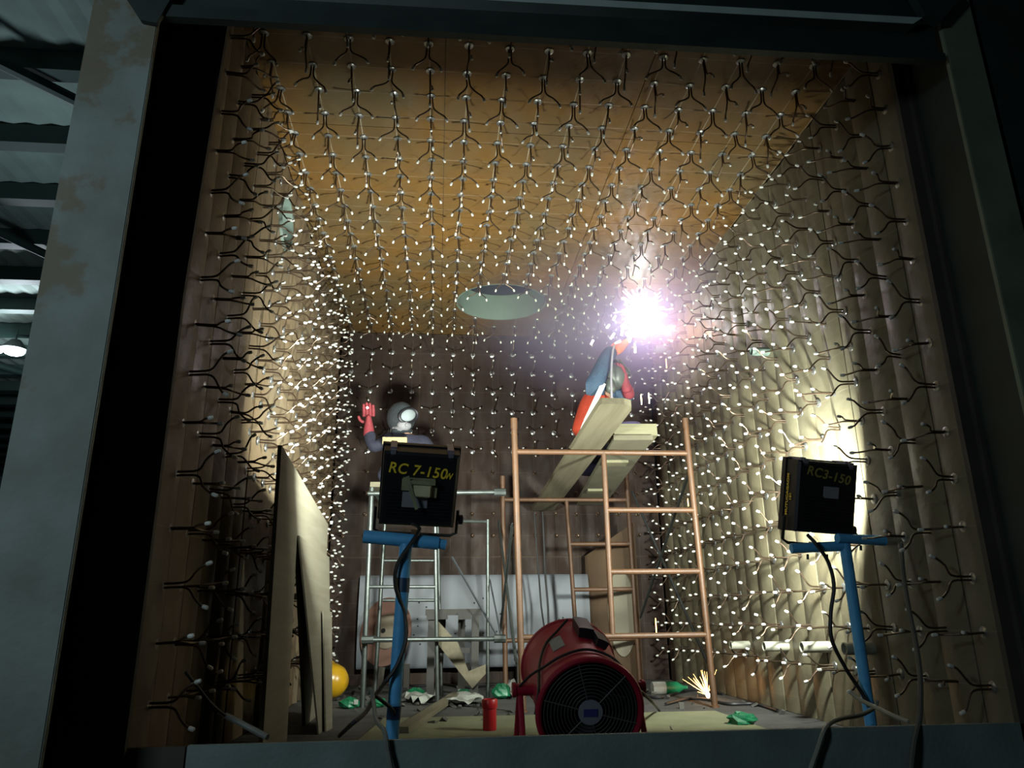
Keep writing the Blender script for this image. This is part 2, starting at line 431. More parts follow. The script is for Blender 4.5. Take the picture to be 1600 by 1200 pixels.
# ------------------------------------------------------------------ steel frame round the opening
GZ = -.85
m_flange = mat('weathered_grey_column_paint', (.185, .215, .20), .7, .0, .22, 4, (.13, .15, .13), .2, 30)
def rust(m, z0, z1, col=(.13, .085, .04)):
    nt = m.node_tree; L = nt.links; b = nt.nodes['Principled BSDF']; src = b.inputs['Base Color'].links[0].from_socket
    g = nt.nodes.new('ShaderNodeNewGeometry'); s = nt.nodes.new('ShaderNodeSeparateXYZ'); L.new(g.outputs['Position'], s.inputs[0])
    n = nt.nodes.new('ShaderNodeTexNoise'); n.inputs['Scale'].default_value = 5.5; n.inputs['Detail'].default_value = 12; n.inputs['Roughness'].default_value = .62; L.new(g.outputs['Position'], n.inputs['Vector'])
    mr = nt.nodes.new('ShaderNodeMapRange'); mr.inputs[1].default_value = z0; mr.inputs[2].default_value = z1; mr.inputs[3].default_value = -.12; mr.inputs[4].default_value = .16
    L.new(s.outputs['Z'], mr.inputs[0])
    mx = nt.nodes.new('ShaderNodeMapRange'); mx.inputs[1].default_value = -1.15; mx.inputs[2].default_value = -1.36; mx.inputs[3].default_value = -.09; mx.inputs[4].default_value = .06
    L.new(s.outputs['X'], mx.inputs[0])
    a = nt.nodes.new('ShaderNodeMath'); a.operation = 'ADD'; L.new(n.outputs['Fac'], a.inputs[0]); L.new(mr.outputs[0], a.inputs[1])
    a2 = nt.nodes.new('ShaderNodeMath'); a2.operation = 'ADD'; L.new(a.outputs[0], a2.inputs[0]); L.new(mx.outputs[0], a2.inputs[1])
    r = nt.nodes.new('ShaderNodeMapRange'); r.inputs[1].default_value = .52; r.inputs[2].default_value = .60; r.inputs[4].default_value = .62; L.new(a2.outputs[0], r.inputs[0])
    x = nt.nodes.new('ShaderNodeMix'); x.data_type = 'RGBA'; L.new(r.outputs[0], x.inputs[0]); L.new(src, x.inputs[6]); x.inputs[7].default_value = (*col, 1)
    L.new(x.outputs[2], b.inputs['Base Color'])
rust(m_flange, 1.2, 2.9)
def kolumn(name, xf0, xf1, xj0, xj1, mf, label):
    c = obj(name, M().box((xf0, 2.45, GZ), (xf1, 2.475, 3.9), .003), mf)
    tag(c, label, None, None, 'structure')
    xm = (xf0 + xf1) / 2
    obj('web', M().box((xm - .01, 2.475, GZ), (xm + .01, 2.80, 3.9)), m_frame, c)
    obj('rear_flange', M().box((min(xj0, xf0), 2.80, GZ), (max(xj0, xf1), 2.828, 3.9)), m_jamb, c)
    obj('jamb_plate', M().prism([(xj0, GZ), (xj1, GZ), (xj1, 1.8), (xj1 + (.05 if xj1 < 0 else 0), 3.4), (xj0, 3.4)], 2.775, 2.80), m_jamb, c)
    return c
kl = kolumn('column', -1.355, -1.108, -1.29, -1.0, m_flange, 'weathered grey steel column left of the chamber opening')
kr = kolumn('column', 2.14, 2.30, 2.19, 2.48, mat('dark_grey_green_paint', (.16, .19, .13), .75, 0, .3, 5), 'dark steel column right of the chamber opening')
side = obj('side_post', M().box((2.335, 2.47, GZ), (2.60, 2.52, 3.9), .003), m_frame); tag(side, 'dark green steel post beyond the right column', None, None, 'structure')
# top beam
beam = obj('beam', M().prism([(-1.105, 2.802), (2.12, 2.822), (2.12, 2.86), (-1.105, 2.86)], 2.44, 2.475), m_frame); tag(beam, 'dark steel beam over the chamber opening', None, None, 'structure')
obj('web', M().box((-1.105, 2.475, 2.86), (2.12, 2.49, 3.40)), m_frame, beam)
o = obj('upper_flange', M().prism([(-1.10, 2.945), (1.985, 2.985), (2.035, 3.022), (-1.10, 2.975)], 2.42, 2.50), mat('lit_steel_edge', (.42, .50, .48), .5, 0), beam)  # pale colour stands in for hall light falling on the beam ledge
obj('rear_plate', M().box((-1.105, 2.70, 3.24), (2.5, 2.80, 3.9)), m_jamb, beam)
obj('corner_gusset', M().prism([(-1.275, 2.94), (-1.16, 2.765), (-1.10, 2.755), (-1.04, 2.94), (-1.04, 3.2), (-1.40, 3.2)], 2.425, 2.445), m_frame, beam)
obj('corner_gusset', M().prism([(2.035, 3.02), (2.10, 2.99), (2.22, 3.12), (2.14, 3.25), (1.95, 3.3)], 2.40, 2.44), m_frame, beam)
# sill channel
m_sill = mat('grey_green_sill_paint', (.17, .22, .21), .7, 0, .2, 6, bump=.15)
sill = obj('sill', M().box((-.812, 2.80, -.25), (2.19, 2.828, .188), .002), m_sill); tag(sill, 'grey painted steel sill plate across the foot of the opening', None, None, 'structure')
obj('sill_dark_end', M().box((-1.10, 2.80, -.3), (-.818, 2.82, .185)), m_jamb, sill)  # dark piece continuing the sill line to the left
apron = obj('apron_plate', M().box((-1.1, 2.80, GZ), (2.2, 2.82, -.26)), m_jamb); tag(apron, 'dark steel plate under the sill beam', None, None, 'structure')
# outer casing hides the hall from inside the chamber
for nm, a_, b_ in (('casing_side', (XL - .16, 2.84, GZ), (XL - .14, 7.5, 3.95)), ('casing_side', (XR + .14, 2.84, GZ), (XR + .16, 7.5, 3.95)), ('casing_back', (XL - .16, 7.48, GZ), (XR + .16, 7.5, 3.95))):
    tag(obj(nm, M().box(a_, b_), m_frame), 'dark outer casing plate of the chamber', None, None, 'structure')
# ------------------------------------------------------------------ the hall seen on the left
hall_floor = obj('ground', M().box((-40, -6, GZ - .1), (20, 60, GZ)), mat('hall_concrete', (.06, .065, .06), .8)); tag(hall_floor, kind='structure')
m_roof = mat('translucent_roof_sheet', (.30, .38, .34), .7, 0, .25, 1.2)
m_purl = mat('green_black_purlin', (.022, .05, .042), .6)
RZ = 8.2
roof = M(); xx = -34
vs = []; n = 150
for k in range(n + 1):
    x = -24 + k * .2; z = RZ + .35 + (.04 if k % 2 else 0); vs += [(x, 4, z), (x, 52, z)]
roof.add(vs, [(2 * k, 2 * k + 1, 2 * k + 3, 2 * k + 2) for k in range(n)])
roof.add([(-24, 4, RZ + .6), (6, 4, RZ + .6), (6, 52, RZ + .6), (-24, 52, RZ + .6)], [(0, 1, 2, 3)])
roofo = obj('roof', roof, m_roof, smooth=False); tag(roofo, kind='structure')
for k in range(22):
    y = 7.7 + k * 1.85
    obj('purlin', M().box((-24, y, RZ), (6, y + .28, RZ + .34)), m_purl, roofo)
for (a_, b_) in (((-2.6, 7.2, RZ - .1), (-7.2, 13.8, RZ - .1)), ((-7.5, 8, RZ - .1), (-2.9, 13, RZ - .1)), ((-9.8, 12.5, RZ - .12), (-4.8, 23, RZ - .12)), ((-14, 22, RZ - .12), (-8, 34, RZ - .12))):
    obj('roof_brace', M().tube([a_, b_], .09, 8), m_purl, roofo)
m_hw = mat('blue_hall_cladding', (.06, .10, .17), .7, 0, .3, .5)
hw = obj('hall_wall', M().box((-30, 52, GZ), (10, 52.2, RZ + .5)), m_hw); tag(hw, kind='structure')
for k in range(6):
    obj('wall_rail', M().box((-30, 51.8, .8 + k * 1.4), (10, 52, 1.05 + k * 1.4)), m_purl, hw)
lp = PY(22, 547, 20)
hl = thing('hall_lamp', 'bright white high bay lamp hanging in the hall left of the column', 'lamp', lp)
m_lampglow = mat('lamp_glow', (1, 1, 1), .5, emit=(.85, .95, 1), estr=22)
a = M(); a.lathe([(.05, .30), (.12, .28), (.34, .02), (.36, .02), (.36, 0), (.33, 0)], 20); obj('lamp_shade', a, m_galv, hl)
a = M(); a.ball((0, 0, -.02), (.26, .26, .13), 16, 8); obj('bulb', a, m_lampglow, hl)
a = M(); a.ball((-.42, -.1, -.05), (.20, .16, .08), 16, 8); obj('bulb', a, m_lampglow, hl)
obj('hanging_rod', M().tube([(0, 0, .3), (0, 0, RZ - lp.z)], .02, 6), m_purl, hl)
add_light('hall_lamp_light', 'POINT', tuple(lp + Vector((0, -.3, -.5))), 500, (.8, .92, 1), .3)
add_light('hall_far_light', 'AREA', (-12, 40, 6.5), 900, (.45, .65, 1), 3, (-12, 52, 2))
# ------------------------------------------------------------------ work lamps (each carries its own light)
m_lens = mat('lamp_lens', (.9, .95, .85), .3, emit=(1, 1, .86), estr=14)
m_tape = mat('olive_tape', (.34, .33, .2), .6, 0, .3, 20)
m_jbox = mat('tan_junction_box', (.7, .66, .4), .6, 0, .2)
def text(body, size, loc, rot, parent, mt=None, shear=0, sx=1):
    c = bpy.data.curves.new('lettering', 'FONT'); c.body = body; c.size = size; c.extrude = .0006; c.align_x = 'CENTER'; c.align_y = 'CENTER'; c.shear = shear; c.offset = .0012
    c.space_character = 1.08; c.materials.append(mt or m_yellow)
    o = bpy.data.objects.new('lettering', c); COL.objects.link(o); o.parent = parent; o.scale = (sx, 1, 1)
    me = bpy.data.meshes.new_from_object(o); COL.objects.unlink(o); bpy.data.objects.remove(o)
    o = bpy.data.objects.new('lettering', me); COL.objects.link(o); o.parent = parent; o.location = loc; o.rotation_euler = rot; o.scale = (sx, 1, 1); return o
def work_lamp(label, loc, rot, w, h, d, power, which):
    t = thing('work_lamp', label, 'lamp', loc, rot, 'work lamps on blue stands')
    a = M(); b0, b1 = .42, .5
    prof = [(-.5, -1), (-.47, -1)]
    # tapered tray: back smaller than the front rim
    def rect(k, y): return [(-w * k, y, -h * k), (w * k, y, -h * k), (w * k, y, h * k), (-w * k, y, h * k)]
    r = [rect(.44, -d * .5), rect(.475, -d * .42), rect(.48, d * .25), rect(.5, d * .25), rect(.5, d * .5), rect(.46, d * .5), rect(.46, d * .40)]
    vs = [p for q in r for p in q]; fs = [(3, 2, 1, 0)] + [(4 * i + k, 4 * i + (k + 1) % 4, 4 * i + 4 + (k + 1) % 4, 4 * i + 4 + k) for i in range(6) for k in range(4)]
    a.add(vs, fs); obj('housing', a, m_black, t, smooth=False)
    a = M()
    for k in range(9):
        z = -h * .36 + k * h * .045
        a.box((-w * .40, -d * .5 - .006, z), (w * .40, -d * .5 + .002, z + .006))
    obj('cooling_fins', a, m_black, t)
    obj('lens', M().box((-w * .455, d * .39, -h * .455), (w * .455, d * .41, h * .455)), m_lens, t)
    for s in (-1, 1):
        a = M(); a.box((s * w * .36 - .015, -d * .30, h * .47), (s * w * .36 + .015, d * .52, h * .515), .002); a.box((s * w * .36 - .013, -d * .50, h * .40), (s * w * .36 + .013, -d * .44, h * .50), .002)
        obj('clip', a, mat('lamp_clip_steel', (.35, .33, .42), .4, .6), t)
    # yoke, knob
    a = M(); a.tube([(-w * .53, 0, -h * .30), (-w * .53, 0, -h * .5 - .04), (-w * .45, 0, -h * .5 - .055), (w * .45, 0, -h * .5 - .055), (w * .53, 0, -h * .5 - .04), (w * .53, 0, -h * .30)], .008, 6)
    a.box((-.02, -.03, -h * .5 - .075), (.02, .03, -h * .5 - .045)); obj('yoke', a, m_black, t)
    a = M(); a.lathe([(.012, 0), (.024, .006), (.024, .026), (.014, .03)], 14, 'X'); a2 = obj('knob', a, m_black, t, (w * .53, 0, -h * .42))
    if which == 0:
        obj('junction_box', M().box((-.035, -d * .5 - .045, -.02), (.055, -d * .5, .045), .006), m_jbox, t)
        tp = M(); tp.box((-.085, -d * .5 - .012, .0), (-.03, -d * .5 - .001, .055)); tp.box((.05, -d * .5 - .022, -.025), (.082, -d * .5 - .001, .025)); 
        tp.add([(-.075, -d * .5 - .05, .075), (-.055, -d * .5 - .05, .085), (.0, -d * .5 - .05, -.075), (-.014, -d * .5 - .05, -.08), (-.075, -d * .5 - .045, .075), (-.055, -d * .5 - .045, .085), (.0, -d * .5 - .045, -.075), (-.014, -d * .5 - .045, -.08)], [(0, 1, 2, 3), (7, 6, 5, 4), (0, 4, 5, 1), (1, 5, 6, 2), (2, 6, 7, 3), (3, 7, 4, 0)])
        tp.box((-.08, -d * .5 - .048, .045), (.07, -d * .5 - .002, .062))
        obj('tape', tp, m_tape, t)
        obj('sticker', M().box((-.078, -d * .5 - .008, -.085), (.042, -d * .5, -.01)), m_hide, t)
        text('RC 7-150', .072, (-.015, -d * .5 - .004, h * .25), (PI / 2, math.radians(4), 0), t, None, .12, .92)
        text('W', .042, (.132, -d * .5 - .004, h * .205), (PI / 2, math.radians(4), 0), t, None, .1, .8)
    else:
        obj('sticker', M().box((-.02, -d * .5 - .008, -.0), (.055, -d * .5, .055)), m_hide, t)
        dim = mat('dull_yellow_paint_marker', (.34, .27, .07), .6)
        text('RC3-150', .062, (.0, -d * .5 - .004, h * .30), (PI / 2, math.radians(9), 0), t, dim, .1, .95)
        s1 = text('MUTUCAGAOM', .027, (-w * .482 - .003, .008, -.0), (PI / 2, 0, -PI / 2), t); s1.rotation_euler = Euler((PI / 2, 0, -PI / 2)); 
        s1.rotation_euler = (Matrix.Rotation(-PI / 2, 3, 'Z') @ Matrix.Rotation(PI / 2, 3, 'X') @ Matrix.Rotation(PI / 2, 3, 'Z')).to_euler()
        s2 = text('153', .024, (-w * .482 - .003, -.024, -.01), (0, 0, 0), t); s2.rotation_euler = s1.rotation_euler
    l = bpy.data.lights.new('lamp_light', 'AREA'); l.shape = 'RECTANGLE'; l.size = w * .45; l.size_y = h * .45; l.energy = power; l.color = (.93, 1.0, .90); l.spread = math.radians(168 if which else 140)
    lo = bpy.data.objects.new('lamp_light', l); COL.objects.link(lo); lo.parent = t; lo.location = (0, d * .45, 0); lo.rotation_euler = (PI / 2, 0, 0); lo.rotation_euler = Vector((0, 1, 0)).to_track_quat('-Z', 'Y').to_euler()
    return t
YL = 3.62
c = PY(655, 759, YL); 
work_lamp('black work lamp lettered RC 7-150 W with a taped tan junction box', c, (math.radians(29), math.radians(2.5), math.radians(4)), .375, .385, .13, FLOOD_W * .70, 0)
YR = 3.52
c = PY(1279, 776, YR)
work_lamp('black work lamp lettered RC3-150 beside the right wall', c, (math.radians(14), math.radians(4), math.radians(3)), .325, .36, .15, FLOOD_W * .85, 1)
# stands
def down(p, z=0): return Vector((p.x, p.y, z))
t = thing('lamp_stand', 'blue painted tube lamp stand left of the red fan, wrapped with black cable', 'stand', down(PY(612, 1145, YL)), (0, 0, 0), 'blue lamp stands'); o0 = t.location.copy()
def rel(*p): return [Vector(q) - o0 for q in p]
A_, B_ = PY(568, 838, YL), PY(686, 849, YL); T_ = PY(634, 850, YL); F_ = down(PY(611, 1160, YL), .0)
obj('crossbar', M().tube(rel(A_, B_), .031, 14), m_blue, t)
obj('crossbar_stub', M().tube(rel(B_ + Vector((-.02, 0, .004)), PY(697, 852, YL)), .024, 12), m_blue, t)
obj('pole', M().tube(rel(T_, F_), .030, 14), m_blue, t)
for s in (-1, 1):
    obj('foot', M().tube([(0, 0, .025), (s * .2, .12, .02)], .02, 8), m_blue, t)
obj('tape_band', M().tube(rel(T_.lerp(F_, .17), T_.lerp(F_, .24)), .0315, 14), mat('dark_blue_tape', (.01, .05, .12), .5), t)
obj('tape_band', M().tube(rel(T_.lerp(F_, .77), T_.lerp(F_, .83)), .0315, 14), MATS['dark_blue_tape'], t)
t = thing('lamp_stand', 'blue tube lamp stand with two offset arms at the right wall', 'stand', down(PY(1360, 1140, YR)), (0, 0, 0), 'blue lamp stands'); o0 = t.location.copy()
obj('crossbar', M().tube(rel(PY(1236, 857, YR + .02), PY(1322, 853, YR)), .024, 12), m_blue, t)
obj('crossbar', M().tube(rel(PY(1308, 841, YR - .02), PY(1402, 846, YR + .02)), .024, 12), m_blue, t)
obj('pole', M().tube(rel(PY(1320, 850, YR), PY(1362, 1140, YR)), .026, 12), m_blue, t)
for x_, y_ in ((1262, 866), (1292, 866), (1345, 852)): obj('bolt', M().tube(rel(PY(x_, y_, YR), PY(x_, y_ + 8, YR)), .006, 6), m_black, t)
obj('base_plate', M().prism([(-.11, 0), (.07, 0), (.0, .11)], -.03, -.022), m_blue, t)
obj('foot', M().box((-.12, -.06, 0), (.09, .06, .012)), m_blue, t)
# ------------------------------------------------------------------ cables
def cable(pts, r, label, mt=None, name='cable', cat='cable'):
    return tag(obj(name, M().tube(spline(pts, 7), r, 7), mt or m_blackp), label, cat)
cable([PY(640, 816, 3.66), PY(655, 826, 3.6), PY(645, 845, 3.57), PY(622, 880, 3.57), PY(618, 915, 3.58), PY(632, 960, 3.60), PY(634, 1000, 3.58), PY(620, 1040, 3.57), PY(600, 1068, 3.56), PY(585, 1088, 3.5), PY(572, 1112, 3.4), PY(548, 1133, 3.3), PZ(530, 1150, .02)], .0095, 'black cable winding down the left blue lamp stand')
cable([PY(585, 1086, 3.46), PY(598, 1096, 3.5), PY(612, 1108, 3.57), PY(618, 1120, 3.6)], .008, 'short black cable end hooked round the left blue pole')
cable([PY(575, 1084, 3.40), PY(580, 1078, 3.38), PY(584, 1100, 3.30), PY(588, 1125, 3.0), PY(600, 1142, 2.80), PY(606, 1175, 2.775), PY(614, 1215, 2.77)], .0085, 'grey hose draped over the sill below the left lamp stand', mat('grey_hose', (.16, .17, .15), .6))
cable([PY(1262, 836, 3.5), PY(1275, 850, 3.46), PY(1294, 878, 3.46), PY(1303, 915, 3.46), PY(1298, 960, 3.46), PY(1300, 1000, 3.46), PY(1322, 1045, 3.47), PY(1345, 1080, 3.48), PY(1358, 1105, 3.47)], .009, 'black cable hanging from the right work lamp')
cable([PY(1408, 850, 3.30), PY(1412, 900, 3.2), PY(1420, 950, 3.1), PY(1432, 1010, 3.0), PY(1438, 1060, 2.9), PY(1437, 1118, 2.82), PY(1428, 1160, 2.775), PY(1422, 1215, 2.77)], .010, 'long grey hose hanging over the sill by the right wall', mat('grey_dusty_hose', (.10, .10, .085), .7))
mwc = mat('pale_grey_cable', (.27, .28, .23), .6)
cable([PY(1262, 1215, 2.77), PY(1276, 1175, 2.775), PY(1290, 1138, 2.79), PY(1310, 1124, 2.95), PY(1345, 1117, 3.1), PY(1366, 1106, 3.2), PY(1370, 1094, 3.2)], .0085, 'pale grey cable curving up over the sill at the foot of the right stand', mwc)
cable([PY(1330, 1082, 3.25), PY(1345, 1094, 3.2), PY(1370, 1106, 3.1), PY(1395, 1118, 3.0), PY(1420, 1128, 2.92)], .0085, 'pale grey cable end crossing the foot of the right stand', mwc)
cable([PY(352, 1118, 3.15), PY(372, 1128, 3.12), PY(395, 1140, 3.1), PY(418, 1152, 3.06)], .011, 'grey hose end lying in the shadow left of the plywood', MATS['grey_hose'])
cable([PY(290, 1050, 2.95), PY(310, 1075, 3.0), PY(330, 1100, 3.08), PY(352, 1118, 3.14)], .006, 'thin dark cable running down the left wall', m_blackp)
# ------------------------------------------------------------------ leaning plywood sheets on the left
def ply(label, poly, x0, lean, th, loc=None):
    """sheet in the YZ plane, foot at x0, leaning towards the left wall"""
    a = M(); a.prism(poly, 0, th, 'YZ'); o = obj('plywood_sheet', a, m_ply, None, (x0, 0, 0)); o.rotation_euler = (0, -lean, 0)
    tag(o, label, 'plywood', 'plywood sheets leaning on the left'); return o
ply('tall pale plywood sheet standing on edge at the left with a pointed notch', [(3.62, .0), (4.19, .0), (4.06, 1.01), (4.75, 0), (5.30, 0), (5.16, 1.185), (3.51, 1.36)], -.735, .0, -.018)
def quad_board(label, pts, th=.009):
    P_ = [Vector(p) for p in pts]; n = (P_[1] - P_[0]).cross(P_[2] - P_[0]).normalized() * th
    c_ = sum(P_, Vector()) / 4; o = obj('plywood_sheet', M().add([p - c_ for p in P_] + [p + n - c_ for p in P_], [(0, 1, 2, 3), (7, 6, 5, 4), (0, 4, 5, 1), (1, 5, 6, 2), (2, 6, 7, 3), (3, 7, 4, 0)]), m_ply, None, c_, smooth=False)
    return tag(o, label, 'plywood', 'plywood sheets leaning on the left')
quad_board('narrow plywood offcut leaning on the notched sheet', [(-.724, 4.06, 1.0), (-.724, 5.23, .975), (-.60, 4.80, .0), (-.605, 4.38, .0)])
quad_board('pale plywood strip leaning lowest in front of the offcut', [(-.668, 4.66, .625), (-.655, 4.93, .62), (-.573, 4.60, .0), (-.588, 4.47, .0)], -.008)
# ------------------------------------------------------------------ orange scaffold frames
def hframe(label, Y, px, hx, zt):
    """px: left post top/bottom px, right post top/bottom px ; horizontal list"""
    (lt, lb), (rt, rb) = px
    t = thing('orange_scaffold', label, 'scaffold', down(PY(*lb, Y)), (0, 0, 0), 'orange scaffold frames'); o0 = t.location.copy()
    Lt, Lb, Rt, Rb = PY(*lt, Y), down(PY(*lb, Y)), PY(*rt, Y), down(PY(*rb, Y))
    obj('post', M().tube([Lb - o0, Lt - o0], .0215, 12), m_orange, t); obj('post', M().tube([Rb - o0, Rt - o0], .0215, 12), m_orange, t)
    for p in (Lt, Rt): obj('post_socket', M().tube([p - o0 - Vector((0, 0, .07)), p - o0 + Vector((0, 0, .005))], .0245, 12), m_orange, t)
    def onp(A, B, z): return A.lerp(B, (z - A.z) / (B.z - A.z))
    for nm, l, z in hx:
        a_ = onp(Lb, Lt, z) if l == 'L' else None
        b_ = onp(Rb, Rt, z)
        if a_ is None:
            a_ = onp(I0, I1, z)
        if nm == 'inner':
            continue
        obj(nm, M().tube([a_ - o0, b_ - o0], .019, 10), m_orange, t)
        for q in (a_, b_):
            obj('weld_collar', M().tube([q - o0 - Vector((0, 0, .028)), q - o0 + Vector((0, 0, .028))], .0235, 10), m_orange, t) if nm != 'rung' else None
    obj('inner_post', M().tube([I0 - o0, I1 - o0], .019, 10), m_orange, t)
    for p in (Lb, Rb): obj('base_cap', M().lathe([(.03, 0), (.03, .012), (.024, .014)], 12), m_orange, t, p - o0)
    return t, Lt, Lb, Rt, Rb
YF, YB = 5.12, 6.65
zb = PY(950, 707, YF).z; I1 = PY(943, 707, YF); I0 = PY(957, 994, YF)
zlow = PY(950, 994, YF).z
front = hframe('orange tubular scaffold frame standing nearest, its ladder bay at the right', YF, (((803, 655), (817, 1110)), ((1070, 655), (1117, 1105))), [('top_bar', 'L', zb), ('bottom_bar', 'L', zlow), ('rung', 'I', PY(1020, 797, YF).z), ('rung', 'I', PY(1020, 893, YF).z)], 0)
I1 = PY(885, 783, YB); I0 = PY(900, 990, YB)
back = hframe('orange scaffold frame standing further in under the far plank ends', YB, (((785, 745), (790, 1068)), ((978, 735), (1000, 1068))), [('top_bar', 'L', PY(880, 781, YB).z), ('bottom_bar', 'L', PY(850, 1000, YB).z), ('rung', 'I', PY(940, 850, YB).z), ('rung', 'I', PY(940, 921, YB).z)], 0)
def brace(label, a, b, r=.011):
    a, b = Vector(a), Vector(b); t = thing('cross_brace', label, 'brace', a, (0, 0, 0), 'cross braces'); d = b - a; n = d.normalized()
    obj('tube', M().tube([n * .03, d - n * .03], r, 8), m_galv, t)
    for s, p in ((1, Vector()), (-1, d)): obj('flat_end', M().tube([p, p + n * s * .045], [.006, .014], 6), m_galv, t)
    return t
FR, BR = front[4].lerp(front[3], .80), back[4].lerp(back[3], .9)
brace('thin galvanised brace rising toward the near post, right side', back[4].lerp(back[3], .30) + Vector((.04, 0, 0)), FR + Vector((-.0, .03, 0)))
brace('thin galvanised brace falling toward the near post, right side', BR + Vector((.04, 0, 0)), front[4].lerp(front[3], .13) + Vector((0, .03, 0)))
brace('thin galvanised brace rising toward the near post, left side', back[2].lerp(back[1], .25) + Vector((-.04, 0, 0)), front[2].lerp(front[1], .62) + Vector((-.03, .03, 0)))
brace('thin galvanised brace falling toward the near post, left side', back[2].lerp(back[1], .78) + Vector((-.04, 0, 0)), front[2].lerp(front[1], .15) + Vector((-.03, .03, 0)))
# ------------------------------------------------------------------ planks on the orange frames
def slab(name, label, cat, c0, c1, w, z0, z1, th, mt, group, roundend=False):
    """board from near end centre c0 to far end centre c1 (x,y); underside z0 near, z1 far"""
    a = Vector((c0[0], c0[1], z0)); b = Vector((c1[0], c1[1], z1)); L = (b - a).length
    y = (b - a).normalized(); x = y.cross(Vector((0, 0, 1))).normalized(); z = x.cross(y)
    p = [(-w / 2, 0), (w / 2, 0), (w / 2, L), (-w / 2, L)]
    if roundend: p = [(-w / 2 + .01, 0), (w / 2 - .07, -.0), (w / 2 - .02, .03), (w / 2, .11), (w / 2, L), (-w / 2, L), (-w / 2, .03)]
    o = obj(name, M().prism(p, 0, th, 'XY'), mt, smooth=False)
    m = Matrix((x, y, z)).transposed().to_4x4(); m.translation = a; o.matrix_world = m
    tag(o, label, cat, group); return o
zf, zk = zb + .020, PY(880, 781, YB).z + .020
def zat(y): return zf + (zk - zf) * (y - YF) / (YB - YF)
slab('scaffold_plank', 'long weathered plank with a rounded near end jutting out over the front bar', 'plank', (1.045, 4.17), (1.005, 7.22), .215, zat(4.17), zat(7.22), .038, m_plank, 'planks on the orange scaffold', True)
n0 = PZ(1035, 697, zf - .01); 
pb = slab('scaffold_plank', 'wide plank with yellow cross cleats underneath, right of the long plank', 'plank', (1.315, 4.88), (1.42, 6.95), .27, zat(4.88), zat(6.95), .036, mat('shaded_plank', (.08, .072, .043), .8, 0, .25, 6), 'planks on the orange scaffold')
for (y, l) in ((.50, .2), (1.42, .16)):
    obj('cleat', M().box((-.115, y, -.022), (.06, y + l * .55, -.001), .002), m_lvl, pb)
s1 = slab('timber_block', 'short pale timber block resting crosswise on the wide plank', 'timber', (1.34, 4.90), (1.35, 5.12), .30, zat(4.9) + .037, zat(5.1) + .037, .085, m_lvl, 'timber on the planks')
slab('timber_block', 'small pale timber block beside the long plank', 'timber', (1.16, 4.97), (1.165, 5.35), .045, zat(5) + .038, zat(5.3) + .038, .06, m_lvl, 'timber on the planks')
# ------------------------------------------------------------------ galvanised tower on the left
t = thing('galvanised_tower', 'galvanised tube tower with ladder rungs behind the left work lamp', 'scaffold', (PY(567, 1080, 5.6).x, 5.6, 0)); o0 = t.location.copy()
def gp(nm, a, b, r=.016): return obj(nm, M().tube([Vector(a) - o0, Vector(b) - o0], r, 10), m_galv, t)
def atY(px, py, Y, z=None):
    v = PY(px, py, Y); return v if z is None else Vector((v.x, v.y, z))
gp('post', down(PY(567, 1080, 5.6)), PY(581, 758, 5.6), .019)
gp('post', down(PY(684, 1075, 5.6)), PY(679, 766, 5.6), .014)
gp('post', down(PY(586, 1066, 6.25)), PY(603, 790, 6.25), .017)
gp('post', down(PY(690, 1060, 6.25)), PY(683, 786, 6.25), .014)
for (x0, x1, y, Y) in ((581, 679, 770, 5.6), (573, 681, 917, 5.6), (573, 681, 998, 5.6), (598, 683, 938, 6.25), (600, 683, 876, 6.25), (602, 683, 815, 6.25), (576, 680, 842, 5.6)):
    gp('rung', PY(x0, y, Y), PY(x1, y, Y), .0125)
for (a_, b_) in (((567, 998), (586, 996)), ((684, 998), (690, 996)), ((581, 765), (603, 796)), ((679, 768), (683, 796))):
    gp('side_rail', PY(*a_, 5.6), PY(*b_, 6.25), .014)
zp = PY(640, 766, 5.6).z
lt = thing('ledger_tube', 'upper galvanised tube clamped between the tower and orange scaffold', 'tube', PY(575, 771, 5.52), (0, 0, 0), 'ledger tubes'); o0 = lt.location.copy()
obj('tube', M().tube([(0, 0, 0), PY(786, 769, 5.52) - o0], .017, 10), m_galv, lt); obj('clamp', M().tube([PY(772, 769, 5.52) - o0, PY(790, 769, 5.52) - o0], .028, 8), m_galv, lt)
lt = thing('ledger_tube', 'lower galvanised tube clamped between the tower and orange scaffold', 'tube', PY(572, 1000, 5.52), (0, 0, 0), 'ledger tubes'); o0 = lt.location.copy()
obj('tube', M().tube([(0, 0, 0), PY(786, 998, 5.52) - o0], .017, 10), m_galv, lt); obj('clamp', M().tube([PY(772, 998, 5.52) - o0, PY(790, 998, 5.52) - o0], .028, 8), m_galv, lt); obj('clamp', M().tube([(-.03, 0, 0), (.05, 0, 0)], .028, 8), m_galv, lt)
pr = thing('prop_post', 'thin galvanised prop standing left of the orange scaffold', 'post', down(PY(762, 1062, 6.1))); o0 = pr.location.copy()
obj('tube', M().tube([(0, 0, 0), PY(762, 812, 6.1) - o0], .014, 10), m_galv, pr); obj('arm', M().tube([PY(762, 815, 6.1) - o0, PY(716, 814, 6.1) - o0], .012, 8), m_galv, pr)
tag(obj('steel_bar', M().tube([PY(706, 870, 5.9), PY(782, 1003, 5.9)], .009, 6), mat('dark_steel_bar', (.04, .045, .05), .5, .5)), 'dark bar slanting down from the tower to the orange post', 'bar')
tag(obj('steel_bar', M().tube([PY(765, 905, 6.0), PY(784, 1000, 5.9)], .007, 6), MATS['dark_steel_bar']), 'short dark bar beside the thin galvanised prop', 'bar')
